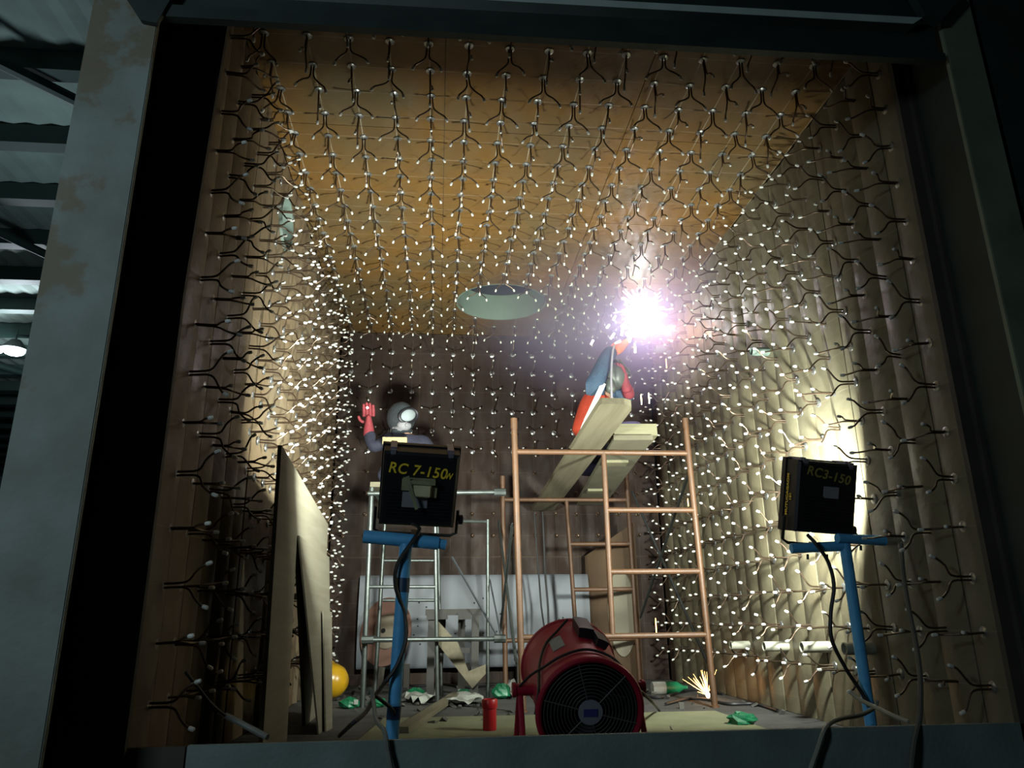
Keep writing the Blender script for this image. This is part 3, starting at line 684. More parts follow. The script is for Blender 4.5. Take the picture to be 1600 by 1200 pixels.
# platform boards and box
xa, xb = PY(583, 760, 5.6).x - .02, PY(683, 760, 5.6).x + .05
for k, lab in enumerate(('nearest platform board on the galvanised tower', 'middle platform board on the galvanised tower', 'rear platform board on the galvanised tower under the masked person')):
    y = 5.56 + k * .26
    tag(obj('platform_board', M().box((xa, y, zp + .018), (xb, y + .25, zp + .055), .003), m_plank), lab, 'board', 'tower platform boards')
bx = PY(615, 700, 5.66)
bb = thing('timber_block', 'short tan timber block in front of the masked person', 'timber', (PY(600, 700, 5.68).x, 5.62, zp + .055))
bw = PY(634, 700, 5.68).x - PY(598, 700, 5.68).x; bh = PY(615, 688, 5.68).z - (zp + .055)
obj('upright', M().box((.02, 0, 0), (.06, .08, bh - .045)), m_plank, bb); obj('upright', M().box((bw - .06, 0, 0), (bw - .02, .08, bh - .045)), m_plank, bb)
obj('top', M().box((-.01, -.01, bh - .045), (bw, .09, bh + .01), .003), mat('tan_timber', (.26, .21, .11), .8, 0, .2, 20), bb)
# ------------------------------------------------------------------ people
def skel(name, vs, es, rs, mt, parent, sub=2, root=0, flat=None):
    me = bpy.data.meshes.new(name); me.from_pydata([tuple(v) for v in vs], es, []); me.update()
    o = bpy.data.objects.new(name, me); COL.objects.link(o); o.parent = parent
    sm = o.modifiers.new('skin', 'SKIN'); sm.use_smooth_shade = True; sm.branch_smoothing = .4
    for i, r in enumerate(rs):
        sv = me.skin_vertices[0].data[i]; sv.radius = (r, r) if not isinstance(r, tuple) else r; sv.use_root = (i == root)
    s = o.modifiers.new('sub', 'SUBSURF'); s.levels = sub; s.render_levels = sub
    me.materials.append(mt); return o
m_skin = mat('skin', (.42, .24, .16), .55, 0, .1)
m_navy = mat('navy_workwear', (.016, .017, .034), .85, 0, .3, 12, bump=.5, bscale=40)
m_hood = mat('dark_teal_hood', (.018, .023, .028), .85, 0, .2, 12, bump=.4)
m_denim = mat('blue_work_shirt', (.028, .058, .10), .8, 0, .25, 10, bump=.5)
m_vest = mat('orange_red_vest', (.42, .045, .018), .7, 0, .15, 10, bump=.4)
m_refl = mat('reflective_tape', (.75, .77, .72), .4, 0, .05)
m_glove = mat('red_welding_glove', (.20, .022, .03), .75, 0, .2, 20, bump=.5)
m_leath = mat('orange_leather_glove', (.62, .16, .07), .7, 0, .2, 20, bump=.5)
m_trous = mat('purple_grey_trousers', (.07, .06, .13), .85, 0, .2, 12, bump=.4)
m_boot = mat('dark_boot', (.02, .018, .016), .6)
m_helm = mat('grey_green_helmet', (.075, .085, .07), .45, 0, .1)
def glove(parent, wrist, dirv, palmn, mt, k=1.0, curl=.5, name='glove'):
    """palm with four fingers and a thumb, fingers slightly curled towards palmn"""
    d = Vector(dirv).normalized(); n = Vector(palmn); n = (n - d * n.dot(d)).normalized(); s = d.cross(n)
    w = Vector(wrist); vs = [w - d * .10 * k, w, w + d * .045 * k, w + d * .075 * k]; rs = [.048 * k, .036 * k, (.045 * k, .022 * k), (.045 * k, .020 * k)]; es = [(0, 1), (1, 2), (2, 3)]
    g = obj_g = bpy.data.objects.new(name, None); COL.objects.link(g); g.parent = parent
    skel('palm', vs, es, rs, mt, g, 2)
    for i, (off, ln) in enumerate(((-.033, .068), (-.011, .078), (.011, .074), (.033, .058))):
        b = w + d * .06 * k + s * off * k; p = [b, b + d * .035 * k]
        dd = d
        for j in range(2):
            dd = (dd + n * curl * (.6 + .4 * j)).normalized(); p.append(p[-1] + dd * ln * .5 * k)
        skel('finger', p, [(0, 1), (1, 2), (2, 3)], [.0135 * k, .0135 * k, .0125 * k, .010 * k], mt, g, 1)
    b = w + d * .02 * k - s * .03 * k
    skel('thumb', [b, b + (d * .5 - s).normalized() * .035 * k, b + (d * .9 - s * .8 + n * .4).normalized() * .068 * k], [(0, 1), (1, 2)], [.013 * k, .012 * k, .010 * k], mt, g, 1)
    return g
# --- masked person kneeling on the tower
Yp = 6.02
q = lambda px, py, dy=0: PY(px, py, Yp + dy)
p1 = thing('person', 'person in navy workwear and dark hood with white mask, one red glove raised', 'person', Vector((PY(630, 760, Yp).x, Yp, zp + .055))); o0 = p1.location.copy()
def R_(*vs): return [Vector(v) - o0 for v in vs]
zt_ = zp + .055
hip = Vector((PY(632, 750, Yp).x, Yp + .12, zt_ + .24)); chest = q(634, 700, .05); nb = q(632, 676, .02); hd = q(629, 655, 0)
sl, sr = q(603, 686, .03), q(664, 692, .05); el = q(582, 702, .02); wl_ = q(576, 668, .03); er = q(682, 728, .0); wr = q(655, 745, -.22)
kl1, kr1 = Vector((hip.x - .13, Yp - .28, zt_ + .075)), Vector((hip.x + .13, Yp - .28, zt_ + .075)); al, ar = kl1 + Vector((.02, .40, -.02)), kr1 + Vector((-.02, .40, -.02))
body_v = R_(hip, chest, nb, hd + Vector((0, 0, -.06)), hd, hd + Vector((0, 0, .07)), sl, el, wl_, sr, er, wr, hip + Vector((-.09, 0, 0)), kl1, al, hip + Vector((.09, 0, 0)), kr1, ar)
body_e = [(0, 1), (1, 2), (2, 3), (3, 4), (4, 5), (1, 6), (6, 7), (7, 8), (1, 9), (9, 10), (10, 11), (0, 12), (12, 13), (13, 14), (0, 15), (15, 16), (16, 17)]
skel('body', body_v, body_e, [.12, .13, .055, .07, .085, .06, .055, .04, .03, .055, .04, .03, .08, .055, .04, .08, .055, .04], m_skin, p1)
jv = R_(hip, hip.lerp(chest, .5), chest, nb + Vector((0, 0, -.03)), sl, el, wl_ + Vector((0, 0, -.02)), sr, er, wr)
skel('jacket', jv, [(0, 1), (1, 2), (2, 3), (2, 4), (4, 5), (5, 6), (2, 7), (7, 8), (8, 9)], [.155, .15, .165, .085, .085, .062, .05, .085, .062, .05], m_navy, p1)
tv = R_(hip, hip + Vector((-.09, 0, 0)), kl1, al, hip + Vector((.09, 0, 0)), kr1, ar)
skel('trousers', tv, [(0, 1), (1, 2), (2, 3), (0, 4), (4, 5), (5, 6)], [.15, .10, .075, .055, .10, .075, .055], m_navy, p1)
for a_ in (al, ar): skel('boot', R_(a_, a_ + Vector((0, .10, .0)), a_ + Vector((0, .16, -.02))), [(0, 1), (1, 2)], [.05, .05, .04], m_boot, p1)
glove(p1, wl_ - o0 + Vector((0, 0, .02)), (-.05, 0, 1), (0, -1, 0), m_glove, 1.15, .55)
glove(p1, wr - o0, (-.6, -.6, -.3), (0, 0, -1), m_glove, 1.05, .5)
hood = M(); hood.ball((0, .012, .01), (.118, .125, .135), 20, 14)
ho = obj('hood', hood, m_hood, p1, hd - o0 + Vector((-.015, .02, .01)))
skel('hood_collar', R_(nb + Vector((-.02, 0, -.03)), nb + Vector((-.03, 0, .05))), [(0, 1)], [.11, .105], m_hood, p1)
fd = Vector((.45, -.85, -.05)).normalized(); fr = fd.to_track_quat('Y', 'Z').to_euler()
fc = hd - o0 + Vector((-.005, 0, -.0)) + fd * .085
g = obj('goggles', M().torus((0, 0, 0), .078, .014, 28, 8, 'Y'), m_black, p1, fc + Vector((.015, 0, .015)), fr); g.scale = (1.08, 1, .72); g.rotation_euler.y = math.radians(22)
a = M(); a.ball((0, 0, 0), (.072, .022, .050), 18, 10); g2 = obj('goggle_lens', a, mat('lens_pale_reflection', (.20, .23, .24), .75), p1, fc + Vector((.012, -.0, .020)), fr); g2.rotation_euler.y = math.radians(22)  # matt pale colour stands in for the reflection on the lens
a = M(); a.ball((0, 0, 0), (.062, .05, .042), 16, 10); a.ball((0, .052, -.004), (.016, .012, .016), 10, 6); obj('face_mask', a, mat('white_face_mask', (.19, .185, .2), .8, 0, .1, 20, bump=.3), p1, fc + Vector((-.018, .02, -.062)), fr)
a = M(); a.tube(spline([fc + Vector((-.03, .0, -.075)), fc + Vector((-.075, .05, -.085)), fc + Vector((-.10, .08, -.05))], 5), [.03] * 11, 8); obj('neck_scarf', a, MATS['white_face_mask'], p1)
gl = obj('glowing_tip', M().ball((0, 0, 0), .010, 10, 8), mat('red_hot_tip', (1, .3, .2), .5, emit=(1, .35, .3), estr=22), None, q(574, 637, -.06)); tag(gl, 'small glowing red tip at the raised red glove', 'ember')
# --- welder on the orange scaffold
Yw = 5.95
q = lambda px, py, dy=0: PY(px, py, Yw + dy)
zw = zat(Yw) + .04
p2 = thing('person', 'person in orange vest and blue shirt welding overhead on the orange scaffold planks', 'person', Vector((PY(925, 720, Yw).x, Yw, zw))); o0 = p2.location.copy()
hip = Vector((q(922, 695).x, Yw, zw + .26)); waist = q(925, 672); chest = q(934, 632); nb = q(948, 606); hd = q(961, 590, -.02)
sl = q(931, 596, -.10); el = q(951, 552, -.08); wl_ = q(974, 538, -.04); sr = q(958, 612, .12); er = q(984, 622, .05); wr = q(976, 596, -.06)
kn = q(1000, 664, -.05); ft = Vector((1.395, Yw - .02, zw + .06)); kn2 = Vector((hip.x + .25, Yw + .18, zw + .08)); ft2 = Vector((hip.x - .08, Yw + .22, zw + .07))
hl_, hr_ = hip + Vector((.03, -.08, 0)), hip + Vector((.03, .08, 0))
body_v = R_(hip, waist, chest, nb, hd, hd + Vector((.03, 0, .07)), sl, el, wl_, sr, er, wr, hl_, kn, ft, hr_, kn2, ft2)
skel('body', body_v, [(0, 1), (1, 2), (2, 3), (3, 4), (4, 5), (2, 6), (6, 7), (7, 8), (2, 9), (9, 10), (10, 11), (0, 12), (12, 13), (13, 14), (0, 15), (15, 16), (16, 17)],
     [.12, .11, .12, .05, .085, .06, .055, .042, .032, .055, .042, .032, .08, .055, .04, .08, .055, .04], m_skin, p2)
skel('shirt', R_(waist, chest, nb, sl, el, wl_.lerp(el, .6), sr, er, er.lerp(wr, .4)), [(0, 1), (1, 2), (1, 3), (3, 4), (4, 5), (1, 6), (6, 7), (7, 8)],
     [.115, .115, .065, .082, .068, .055, .075, .06, .05], m_denim, p2)
ve = skel('vest', R_(hip + Vector((-.02, 0, .02)), waist + Vector((-.015, 0, 0)), chest + Vector((-.012, 0, 0)), q(938, 614)), [(0, 1), (1, 2), (2, 3)], [.168, .160, .158, .118], m_vest, p2)
# reflective stripe wrapped over the vest
def stripe(pts, w, out=.004):
    a = M(); vs = []
    for i, (p, n_) in enumerate(pts):
        t_ = (pts[min(i + 1, len(pts) - 1)][0] - pts[max(i - 1, 0)][0]).normalized(); s_ = t_.cross(n_).normalized() * w / 2
        vs += [p + s_ + n_ * out, p - s_ + n_ * out, p + s_ - n_ * .02, p - s_ - n_ * .02]
    k = len(pts); fs = []
    for i in range(k - 1):
        b = 4 * i; fs += [(b, b + 1, b + 5, b + 4), (b + 2, b + 6, b + 7, b + 3), (b, b + 4, b + 6, b + 2), (b + 1, b + 3, b + 7, b + 5)]
    a.add(vs, fs + [(0, 2, 3, 1), (4 * k - 4, 4 * k - 3, 4 * k - 1, 4 * k - 2)]); return a
sp_ = [(q(x, y, -dy) - o0, Vector((-.1, -1, 0)).normalized()) for x, y, dy in ((943, 599, .135), (938, 610, .160), (931, 625, .175), (924, 640, .182), (917, 655, .182), (911, 670, .178), (906, 684, .165))]
obj('reflective_stripe', stripe(sp_, .042, .006), m_refl, p2)
skel('trousers', R_(hip, hl_, kn, ft.lerp(kn, .1), hr_, kn2, ft2), [(0, 1), (1, 2), (2, 3), (0, 4), (4, 5), (5, 6)], [.145, .10, .075, .055, .10, .075, .055], m_trous, p2)
skel('boot', R_(ft.lerp(kn, .12), ft, ft + Vector((.12, 0, -.02))), [(0, 1), (1, 2)], [.05, .05, .04], m_boot, p2)
skel('boot', R_(ft2, ft2 + Vector((-.10, 0, 0))), [(0, 1)], [.05, .05], m_boot, p2)
# forearm gauntlet and hands
skel('gauntlet', R_(el.lerp(wl_, .25), wl_), [(0, 1)], [.066, .052], m_leath, p2)
glove(p2, wl_ - o0, (q(996, 520, .0) - wl_), (0, 0, 1), m_leath, 1.1, .7)
skel('gauntlet', R_(er.lerp(wr, -.05), wr.lerp(er, .15)), [(0, 1)], [.06, .05], m_glove, p2)
glove(p2, wr - o0, (-.25, -.2, .9), (-.9, -.3, 0), m_glove, 1.05, .5)
fd = Vector((.62, .25, .75)).normalized()
a = M(); a.ball((0, 0, 0), (.103, .108, .118), 20, 14); h_ = obj('helmet', a, m_helm, p2, hd - o0 + Vector((0, .0, .01))); 
a = M(); a.box((-.075, .07, -.09), (.075, .125, .10), .025); a.slot = 0; obj('visor_shell', a, m_helm, h_, (0, 0, 0), fd.to_track_quat('Y', 'Z').to_euler())
a = M(); a.box((-.045, .121, -.01), (.045, .131, .045), .004); obj('visor_glass', a, m_black, h_, (0, 0, 0), fd.to_track_quat('Y', 'Z').to_euler())
skel('neck_flap', R_(hd + Vector((-.07, -.06, -.02)), hd + Vector((-.075, -.075, -.12)), hd + Vector((-.02, -.08, -.15))), [(0, 1), (1, 2)], [.045, .06, .04], m_helm, p2)
# torch
arc = PY(1003, 482, Yw + .05)
tt = thing('welding_torch', 'welding torch held up in the orange glove', 'torch', wl_ + Vector((.05, 0, .04))); o0 = tt.location.copy()
hnd = wl_.lerp(arc, .45)
obj('handle', M().tube([Vector((-.02, 0, -.03)), hnd - o0], .016, 10), m_black, tt); obj('electrode', M().tube([hnd - o0, arc - o0 - (arc - hnd).normalized() * .02], .005, 8), m_galv, tt)
cable([q(960, 540, -.16), q(957, 552, -.17), q(955, 590, -.20), q(956, 640, -.22), q(952, 668, -.2), Vector((q(950, 700, -.2).x, Yw - .2, zw + .012))], .009, 'grey welding cable hanging down in front of the welder', mat('grey_weld_cable', (.28, .26, .30), .5), 'welding_cable')
# ------------------------------------------------------------------ welding arc, spatter and sparks
m_arc = mat('arc_light', (1, 1, 1), .5, emit=(.86, .84, 1), estr=18)
m_spat = mat('white_hot_spatter', (1, 1, 1), .5, emit=(.95, .85, 1), estr=14)
m_hot = mat('orange_hot_spark', (1, .6, .2), .5, emit=(1, .52, .16), estr=9)
m_hotw = mat('pale_hot_spark', (1, .8, .5), .5, emit=(1, .80, .50), estr=9)
wa = thing('welding_arc', 'blinding white welding arc at the ceiling above the welder', 'arc', arc)
obj('arc_core', M().ball((0, 0, 0), (.10, .09, .085), 16, 10).ball((.0, 0, -.09), (.06, .06, .04), 12, 8).ball((-.05, -.01, .05), (.045, .05, .05), 12, 8), m_arc, wa)
rnd = random.Random(5)
a = M()
for k in range(90):
    th = rnd.uniform(0, 2 * PI); ph = rnd.gauss(0, .5); L = rnd.uniform(.10, .21) if k < 70 else rnd.uniform(.2, .3)
    d = Vector((math.cos(th) * math.cos(ph), math.sin(ph) * .7, math.sin(th) * math.cos(ph))).normalized()
    if d.z > 0: L = min(L, (H - .012 - arc.z) / d.z)
    if d.x > 0: L = min(L, (XR - .02 - arc.x) / d.x)
    if L > .07: a.tube([d * .06, d * L], [.011, .0015], 5)
tag(obj('spatter_glare_rays', a, m_spat, wa), kind='stuff')  # spikes shape the blown-out glare star of the arc, with its spatter
a = M()
for (x, y, L, an) in ((960, 497, 8, 60), (957, 525, 11, 55), (965, 535, 10, 30), (972, 520, 9, 75), (985, 530, 10, 70), (1004, 522, 12, 80), (925, 535, 8, 60), (950, 510, 7, 50), (990, 512, 14, 20), (978, 512, 12, 10), (1016, 515, 8, 85)):
    c_ = PY(x, y, Yw - .1); dx, dz = math.cos(math.radians(an)), math.sin(math.radians(an)); s_ = L * .0053 * .5
    a.tube([c_ - arc - Vector((dx, 0, dz)) * s_, c_ - arc + Vector((dx, 0, dz)) * s_], .009, 6)
tag(obj('spatter_drops', a, m_spat, wa), kind='stuff')
obj('molten_bead', M().ball(tuple(PY(988, 522, Yw - .05) - arc), (.06, .04, .03), 12, 8), m_spat, wa)
for (x, y, w_, L, mt_, lab) in ((992, 544, .017, 16, m_hotw, 'large glowing spark falling just below the welding arc'), (1002, 624, .009, 17, m_hotw, 'left of two glowing sparks falling beside the welder'), (1014, 622, .009, 18, m_hotw, 'right of two glowing sparks falling beside the welder'),
                           (1025, 978, .007, 22, m_hot, 'thin orange spark falling low behind the orange scaffold'), (1075, 785, .007, 12, m_hot, 'short orange spark falling by the near right scaffold post'), (1041, 568, .006, 16, m_hot, 'faint orange spark falling in front of the right wall')):
    c_ = PY(x, y, 6.0); s_ = L * .0053 * .5
    tag(obj('spark', M().tube([(0, 0, -s_), (0, 0, s_ * .2), (0, 0, s_)], [w_ * .5, w_ * .6, w_ * .3], 8), mt_, None, c_), lab, 'spark', 'falling sparks')
fs_ = PZ(1106, 1086, .02)
fb = thing('spark_burst', 'fountain of orange sparks bouncing off the floor by the right scaffold foot', 'sparks', fs_); a = M()
for k in range(24):
    an = rnd.gauss(112, 22); L = rnd.uniform(.04, .17); d = Vector((math.cos(math.radians(an)), rnd.uniform(-.3, .3), abs(math.sin(math.radians(an))))).normalized()
    s0 = rnd.uniform(0, .05); a.tube([d * s0, d * (s0 + L)], [.0022, .0006], 4)
tag(obj('spark_trails', a, m_hot, fb), kind='stuff'); obj('spark_core', M().ball((0, 0, 0), (.016, .016, .022), 10, 8), m_hotw, fb)
add_light('spark_burst_light', 'POINT', fs_ + Vector((-.05, -.05, .12)), .8, (1, .45, .15), .03)
add_light('arc_point', 'POINT', arc + Vector((0, -.06, -.16)), ARC_W, (.66, .60, 1), .05)
add_light('molten_light', 'POINT', arc + Vector((.20, -.05, -.22)), 7, (1, .42, .25), .04)
# welding fume around the arc
sm = bpy.data.materials.new('welding_fume'); sm.use_nodes = True; nt = sm.node_tree; nt.nodes.clear()
out = nt.nodes.new('ShaderNodeOutputMaterial'); vs_ = nt.nodes.new('ShaderNodeVolumeScatter'); vs_.inputs['Color'].default_value = (.70, .60, 1.0, 1); vs_.inputs['Anisotropy'].default_value = .3  # violet scatter tint stands in for arc light in the fume
tc = nt.nodes.new('ShaderNodeTexCoord'); ln = nt.nodes.new('ShaderNodeVectorMath'); ln.operation = 'LENGTH'; nt.links.new(tc.outputs['Object'], ln.inputs[0])
mr = nt.nodes.new('ShaderNodeMapRange'); mr.interpolation_type = 'SMOOTHSTEP'; mr.inputs[1].default_value = .98; mr.inputs[2].default_value = .15; nt.links.new(ln.outputs['Value'], mr.inputs[0])
nn = nt.nodes.new('ShaderNodeTexNoise'); nn.inputs['Scale'].default_value = 2.2; nn.inputs['Detail'].default_value = 2; nt.links.new(tc.outputs['Object'], nn.inputs['Vector'])
mm = nt.nodes.new('ShaderNodeMath'); mm.operation = 'MULTIPLY'; nt.links.new(mr.outputs[0], mm.inputs[0]); nt.links.new(nn.outputs['Fac'], mm.inputs[1])
m2 = nt.nodes.new('ShaderNodeMath'); m2.operation = 'MULTIPLY'; nt.links.new(mm.outputs[0], m2.inputs[0]); m2.inputs[1].default_value = 1.9
nt.links.new(m2.outputs[0], vs_.inputs['Density']); nt.links.new(vs_.outputs[0], out.inputs['Volume'])
fume = obj('smoke', M().ball((0, 0, 0), 1.0, 20, 12), sm, None, arc + Vector((-.12, -.15, -.12))); fume.scale = (1.7, 1.3, .95)
tag(fume, 'welding fume tinted as if lit violet, hanging round the arc under the ceiling', 'smoke', None, 'stuff')
# ------------------------------------------------------------------ far end: white sheet duct, disc, panel, trestle, offcut
zA, zB = PY(740, 898, 7.12).z, PY(740, 1043, 7.12).z
x0, x1 = PY(563, 900, 7.12).x, PY(918, 900, 7.12).x
dz_ = (zA - zB) / 2
dt = thing('duct_section', 'long white sheet metal duct section lying across the far end', 'duct', (x0, 7.13, zB))
a = M(); n = 36; vs = []
for i in range(n):
    an = 2 * PI * i / n; vs += [(0, .06 * math.cos(an), dz_ + dz_ * math.sin(an)), (x1 - x0, .06 * math.cos(an), dz_ + dz_ * math.sin(an))]
a.add(vs, [(2 * i, (2 * i + 2) % (2 * n), (2 * i + 3) % (2 * n), 2 * i + 1) for i in range(n)] + [tuple(range(0, 2 * n, 2)), tuple(range(2 * n - 1, 0, -2))])
obj('shell', a, m_white, dt)
for xx_ in (.42, .48, .95, 1.42): obj('cradle_block', M().box((xx_, -.08, -zB), (xx_ + .05, .08, .04)), m_jamb, dt) if xx_ != .48 else None
a = M()
for k in range(26):
    an = rnd.uniform(PI * 1.15, PI * 1.9) ; an = rnd.uniform(-2.6, -.9) + PI; zz = dz_ + dz_ * rnd.uniform(-.55, .6); yy = -.06 * math.sqrt(max(0, 1 - ((zz - dz_) / dz_) ** 2))
    a.ball((rnd.uniform(.3, x1 - x0 - .1), yy, zz), .008, 6, 4)
tag(obj('dark_dots', a, m_black, dt), kind='stuff')  # black dots for the small holes in the sheet
dc = thing('round_disc', 'salmon coloured round disc with a cream dished centre leaning at the far left', 'disc', PY(592, 1043, 6.80)); dc.rotation_euler = (math.radians(-8), 0, math.radians(-38)); dc.location.z = .01
rd = .285; zc = PY(592, 988, 6.8).z
obj('support_leg', M().box((-.02, .0, 0), (.02, .03, zc)), m_jamb, dc)
obj('plate', M().lathe([(rd, -.006), (rd, .006)], 40, 'Y'), mat('salmon_primer', (.16, .085, .065), .7, 0, .12, 6), dc, (0, 0, zc))
obj('dished_centre', M().lathe([(rd * .52, -.007), (rd * .50, -.02), (rd * .2, -.05), (.02, -.055)], 32, 'Y'), mat('cream_paint', (.2, .17, .125), .7, 0, .1, 5), dc, (.03, 0, zc))
obj('bolt', M().lathe([(.02, -.07), (.02, -.05)], 6, 'Y'), m_black, dc, (.03, 0, zc))
pn = thing('brown_board', 'tall brown board leaning in the far right corner with a cream oval disc on it', 'board', (1.40, 7.20, 0)); pn.rotation_euler = (0, 0, math.radians(-52))
obj('sheet', M().prism([(0, 0), (.60, 0), (.60, 1.38), (.0, 1.12)], -.006, .006), m_card, pn)
a = M(); a.T = Matrix.Translation((.42, 0, .60)) @ Matrix.Diagonal((.42, 1, 1, 1)); a.lathe([(.37, -.02), (.37, -.008)], 36, 'Y'); obj('oval_disc', a, mat('cream_board', (.26, .235, .175), .7, 0, .1), pn)
# trestle
Yt = 6.15
tr = thing('trestle', 'weathered timber trestle standing before the white duct section', 'trestle', down(PY(708, 1075, Yt))); o0 = tr.location.copy()
m_tw = wood('grey_timber', (.018, .016, .012), (.012, .010, .008), (20, 20, 2))
def beam2(nm, a_, b_, w, d_, mt_=m_tw):
    a_, b_ = Vector(a_) - o0, Vector(b_) - o0; y = (b_ - a_); L = y.length; z = y.normalized(); x = Vector((0, 1, 0)).cross(z).normalized(); yy = z.cross(x)
    m = M(); m.T = Matrix((x, yy, z)).transposed().to_4x4(); m.T.translation = a_; m.box((-w / 2, -d_ / 2, 0), (w / 2, d_ / 2, L)); return obj(nm, m, mt_, tr)
beam2('top_rail', PY(665, 957, Yt), PY(751, 956, Yt), .045, .25)
for (x, xb_, dy) in ((675, 672, -.13), (692, 684, .13), (722, 722, .13), (742, 739, -.13)):
    tp_ = PY(x, 960, Yt); bt = PY(xb_, 1070, Yt); beam2('leg', (bt.x, Yt + dy * 1.5, 0), (tp_.x, Yt + dy * .8, tp_.z), .055, .035)
beam2('stretcher', PY(678, 1016, Yt - .13), PY(740, 1016, Yt - .13), .04, .03)
beam2('hanging_block', PY(683, 958, Yt - .14), PY(683, 968, Yt - .14), .16, .03); beam2('hanging_block', PY(726, 958, Yt - .14), PY(726, 968, Yt - .14), .10, .03)
poly = [(685, 971), (716, 1005), (732, 1049), (759, 1038), (759, 1053), (738, 1076), (689, 1013), (681, 1000)]
pp = [PY(x, y, 5.9) for x, y in poly]; o = obj('plywood_offcut', M().prism([(p_.x, max(p_.z, .0)) for p_ in pp], -.008, .008), m_plank, None, (0, 5.92, 0)); tag(o, 'V shaped plywood offcut standing against the trestle', 'plywood')
# ------------------------------------------------------------------ red ventilation fan
fc_ = PY(922, 1112, 3.35); rc_ = PY(888, 1041, 3.82)
ax_ = (fc_ - rc_); Lf = ax_.length; R0 = .228
base = Vector(((fc_.x + rc_.x) / 2, (fc_.y + rc_.y) / 2, 0))
fan = thing('fan', 'red drum ventilation fan with a round wire grille tilted toward the opening', 'fan', base)
mF = ax_.normalized().to_track_quat('Y', 'Z').to_matrix().to_4x4(); mF.translation = rc_ - base   # local Y runs rear -> front
def fobj(nm, m_, mt_, par=fan):
    o = obj(nm, m_, mt_, par); o.matrix_basis = mF.copy(); return o
fb0 = M(); fb0.lathe([(R0 * .93, .0), (R0 * .93, Lf), (R0 * .90, Lf), (R0 * .90, 0)], 48, 'Y', loop=True); fobj('drum', fb0, m_redm)
fobj('drum_inner_shade', M().lathe([(R0 * .899, .01), (R0 * .899, Lf - .005), (R0 * .893, Lf - .005), (R0 * .893, .01)], 48, 'Y', loop=True), m_black)  # black skin puts the shade inside the drum into its colour
fobj('rear_light_stop', M().lathe([(R0 * .89, .012), (R0 * .89, .018)], 40, 'Y'), m_blackp)  # added disc, keeps lamp light from entering the drum at the rear
for yy in (0, Lf): fobj('rim', M().torus((0, yy, 0), R0 * .965, .013, 56, 8, 'Y'), m_redm)
fobj('rear_flare', M().lathe([(R0 * .93, .05), (R0 * 1.0, .0), (R0 * .985, -.005), (R0 * .915, .045)], 48, 'Y', loop=True), m_redm)
m_wire = mat('grille_wire', (.10, .10, .095), .5, .3)
a = M()
for k in range(1, 12): a.torus((0, Lf + .004, 0), .052 + k * .0145, .0018, 44, 5, 'Y')
fobj('grille_rings', a, m_wire)
for k in range(6):
    an = math.radians(15 + 60 * k); d = Vector((math.cos(an), 0, math.sin(an))); fobj('grille_spoke', M().tube([d * .045 + Vector((0, Lf + .006, 0)), d * R0 * .93 + Vector((0, Lf + .002, 0))], .003, 6), m_wire)
hubm = mat('grey_hub_badge', (.22, .22, .27), .5)
hb = fobj('hub_badge', M().lathe([(.004, Lf + .012), (.052, Lf + .010), (.052, Lf + .002)], 28, 'Y'), hubm)
lg = obj('badge_print', M().box((-.030, 0, -.016), (.030, .001, .016), 0), mat('blue_badge_print', (.04, .04, .20), .5), hb, (0, Lf + .0125, 0))
a = M(); a.lathe([(.06, .12), (.075, .16), (.075, Lf - .14), (.05, Lf - .10)], 20, 'Y'); fobj('motor', a, m_black)
for k in range(5):
    an = 2 * PI * k / 5 + .4; a = M(); a.T = Matrix.Rotation(an, 4, 'Y') @ Matrix.Translation((.07, Lf - .17, 0)) @ Matrix.Rotation(math.radians(35), 4, 'X')
    a.box((0, -.004, -.045), (.12, .004, .045)); fobj('blade', a, mat('fan_blade', (.03, .03, .03), .5))
a = M()
for k in range(1, 8): a.torus((0, .0, 0), k * .028, .002, 36, 5, 'Y')
fobj('rear_grille', a, m_blackp)
# pivots, stand, top box, label, cord
X_ = mF.to_3x3() @ Vector((1, 0, 0)); side_s = -1 if X_.x > 0 else 1
for s in (-1, 1):
    a = M(); a.lathe([(.026, R0 * .90 * s), (.026, (R0 * .93 + .075) * s)], 16, 'X'); a.T = Matrix.Identity(4)
    pv = M(); pv.T = Matrix.Translation((0, Lf * .52, 0)); pv.lathe([(.026, R0 * .90 * s), (.026, (R0 * .93 + .075) * s), (.032, (R0 * .93 + .075) * s), (.032, (R0 * .93 + .090) * s)], 16, 'X'); fobj('pivot', pv, m_redm)
mid = (fc_ + rc_) / 2 - base
for s in (-1, 1):
    e = mid + X_ * s * (R0 * .93 + .055); f0 = Vector((e.x, e.y + .20, .015)); f1 = Vector((e.x, e.y - .14, .015))
    obj('stand_leg', M().tube([f1, e, f0], .013, 8), m_redm, fan); obj('stand_foot', M().tube([f1, f0], .013, 8), m_redm, fan)
obj('stand_crossbar', M().tube([mid + X_ * (R0 + .04) + Vector((0, .22, .015 - mid.z)), mid - X_ * (R0 + .04) + Vector((0, .22, .015 - mid.z))], .013, 8), m_redm, fan)
def on_drum(yk, an, h=0):
    v = mF @ Vector((math.cos(an) * (R0 * .93 + h), yk * Lf, math.sin(an) * (R0 * .93 + h))); return v
def drum_patch(nm, y0, y1, a0, a1, h, mt_, n=6):
    m_ = M(); vs = []
    for i in range(n + 1):
        an = a0 + (a1 - a0) * i / n
        for (yy, hh) in ((y0, h), (y1, h), (y0, .0), (y1, .0)): vs.append(on_drum(yy, an, hh))
    fs = []
    for i in range(n):
        b = 4 * i; fs += [(b, b + 1, b + 5, b + 4), (b + 2, b + 6, b + 7, b + 3), (b, b + 4, b + 6, b + 2), (b + 1, b + 3, b + 7, b + 5)]
    m_.add(vs, fs + [(0, 2, 3, 1), (4 * n, 4 * n + 1, 4 * n + 3, 4 * n + 2)]); return obj(nm, m_, mt_, fan)
UP = PI / 2; SG = 1 if X_.x > 0 else -1
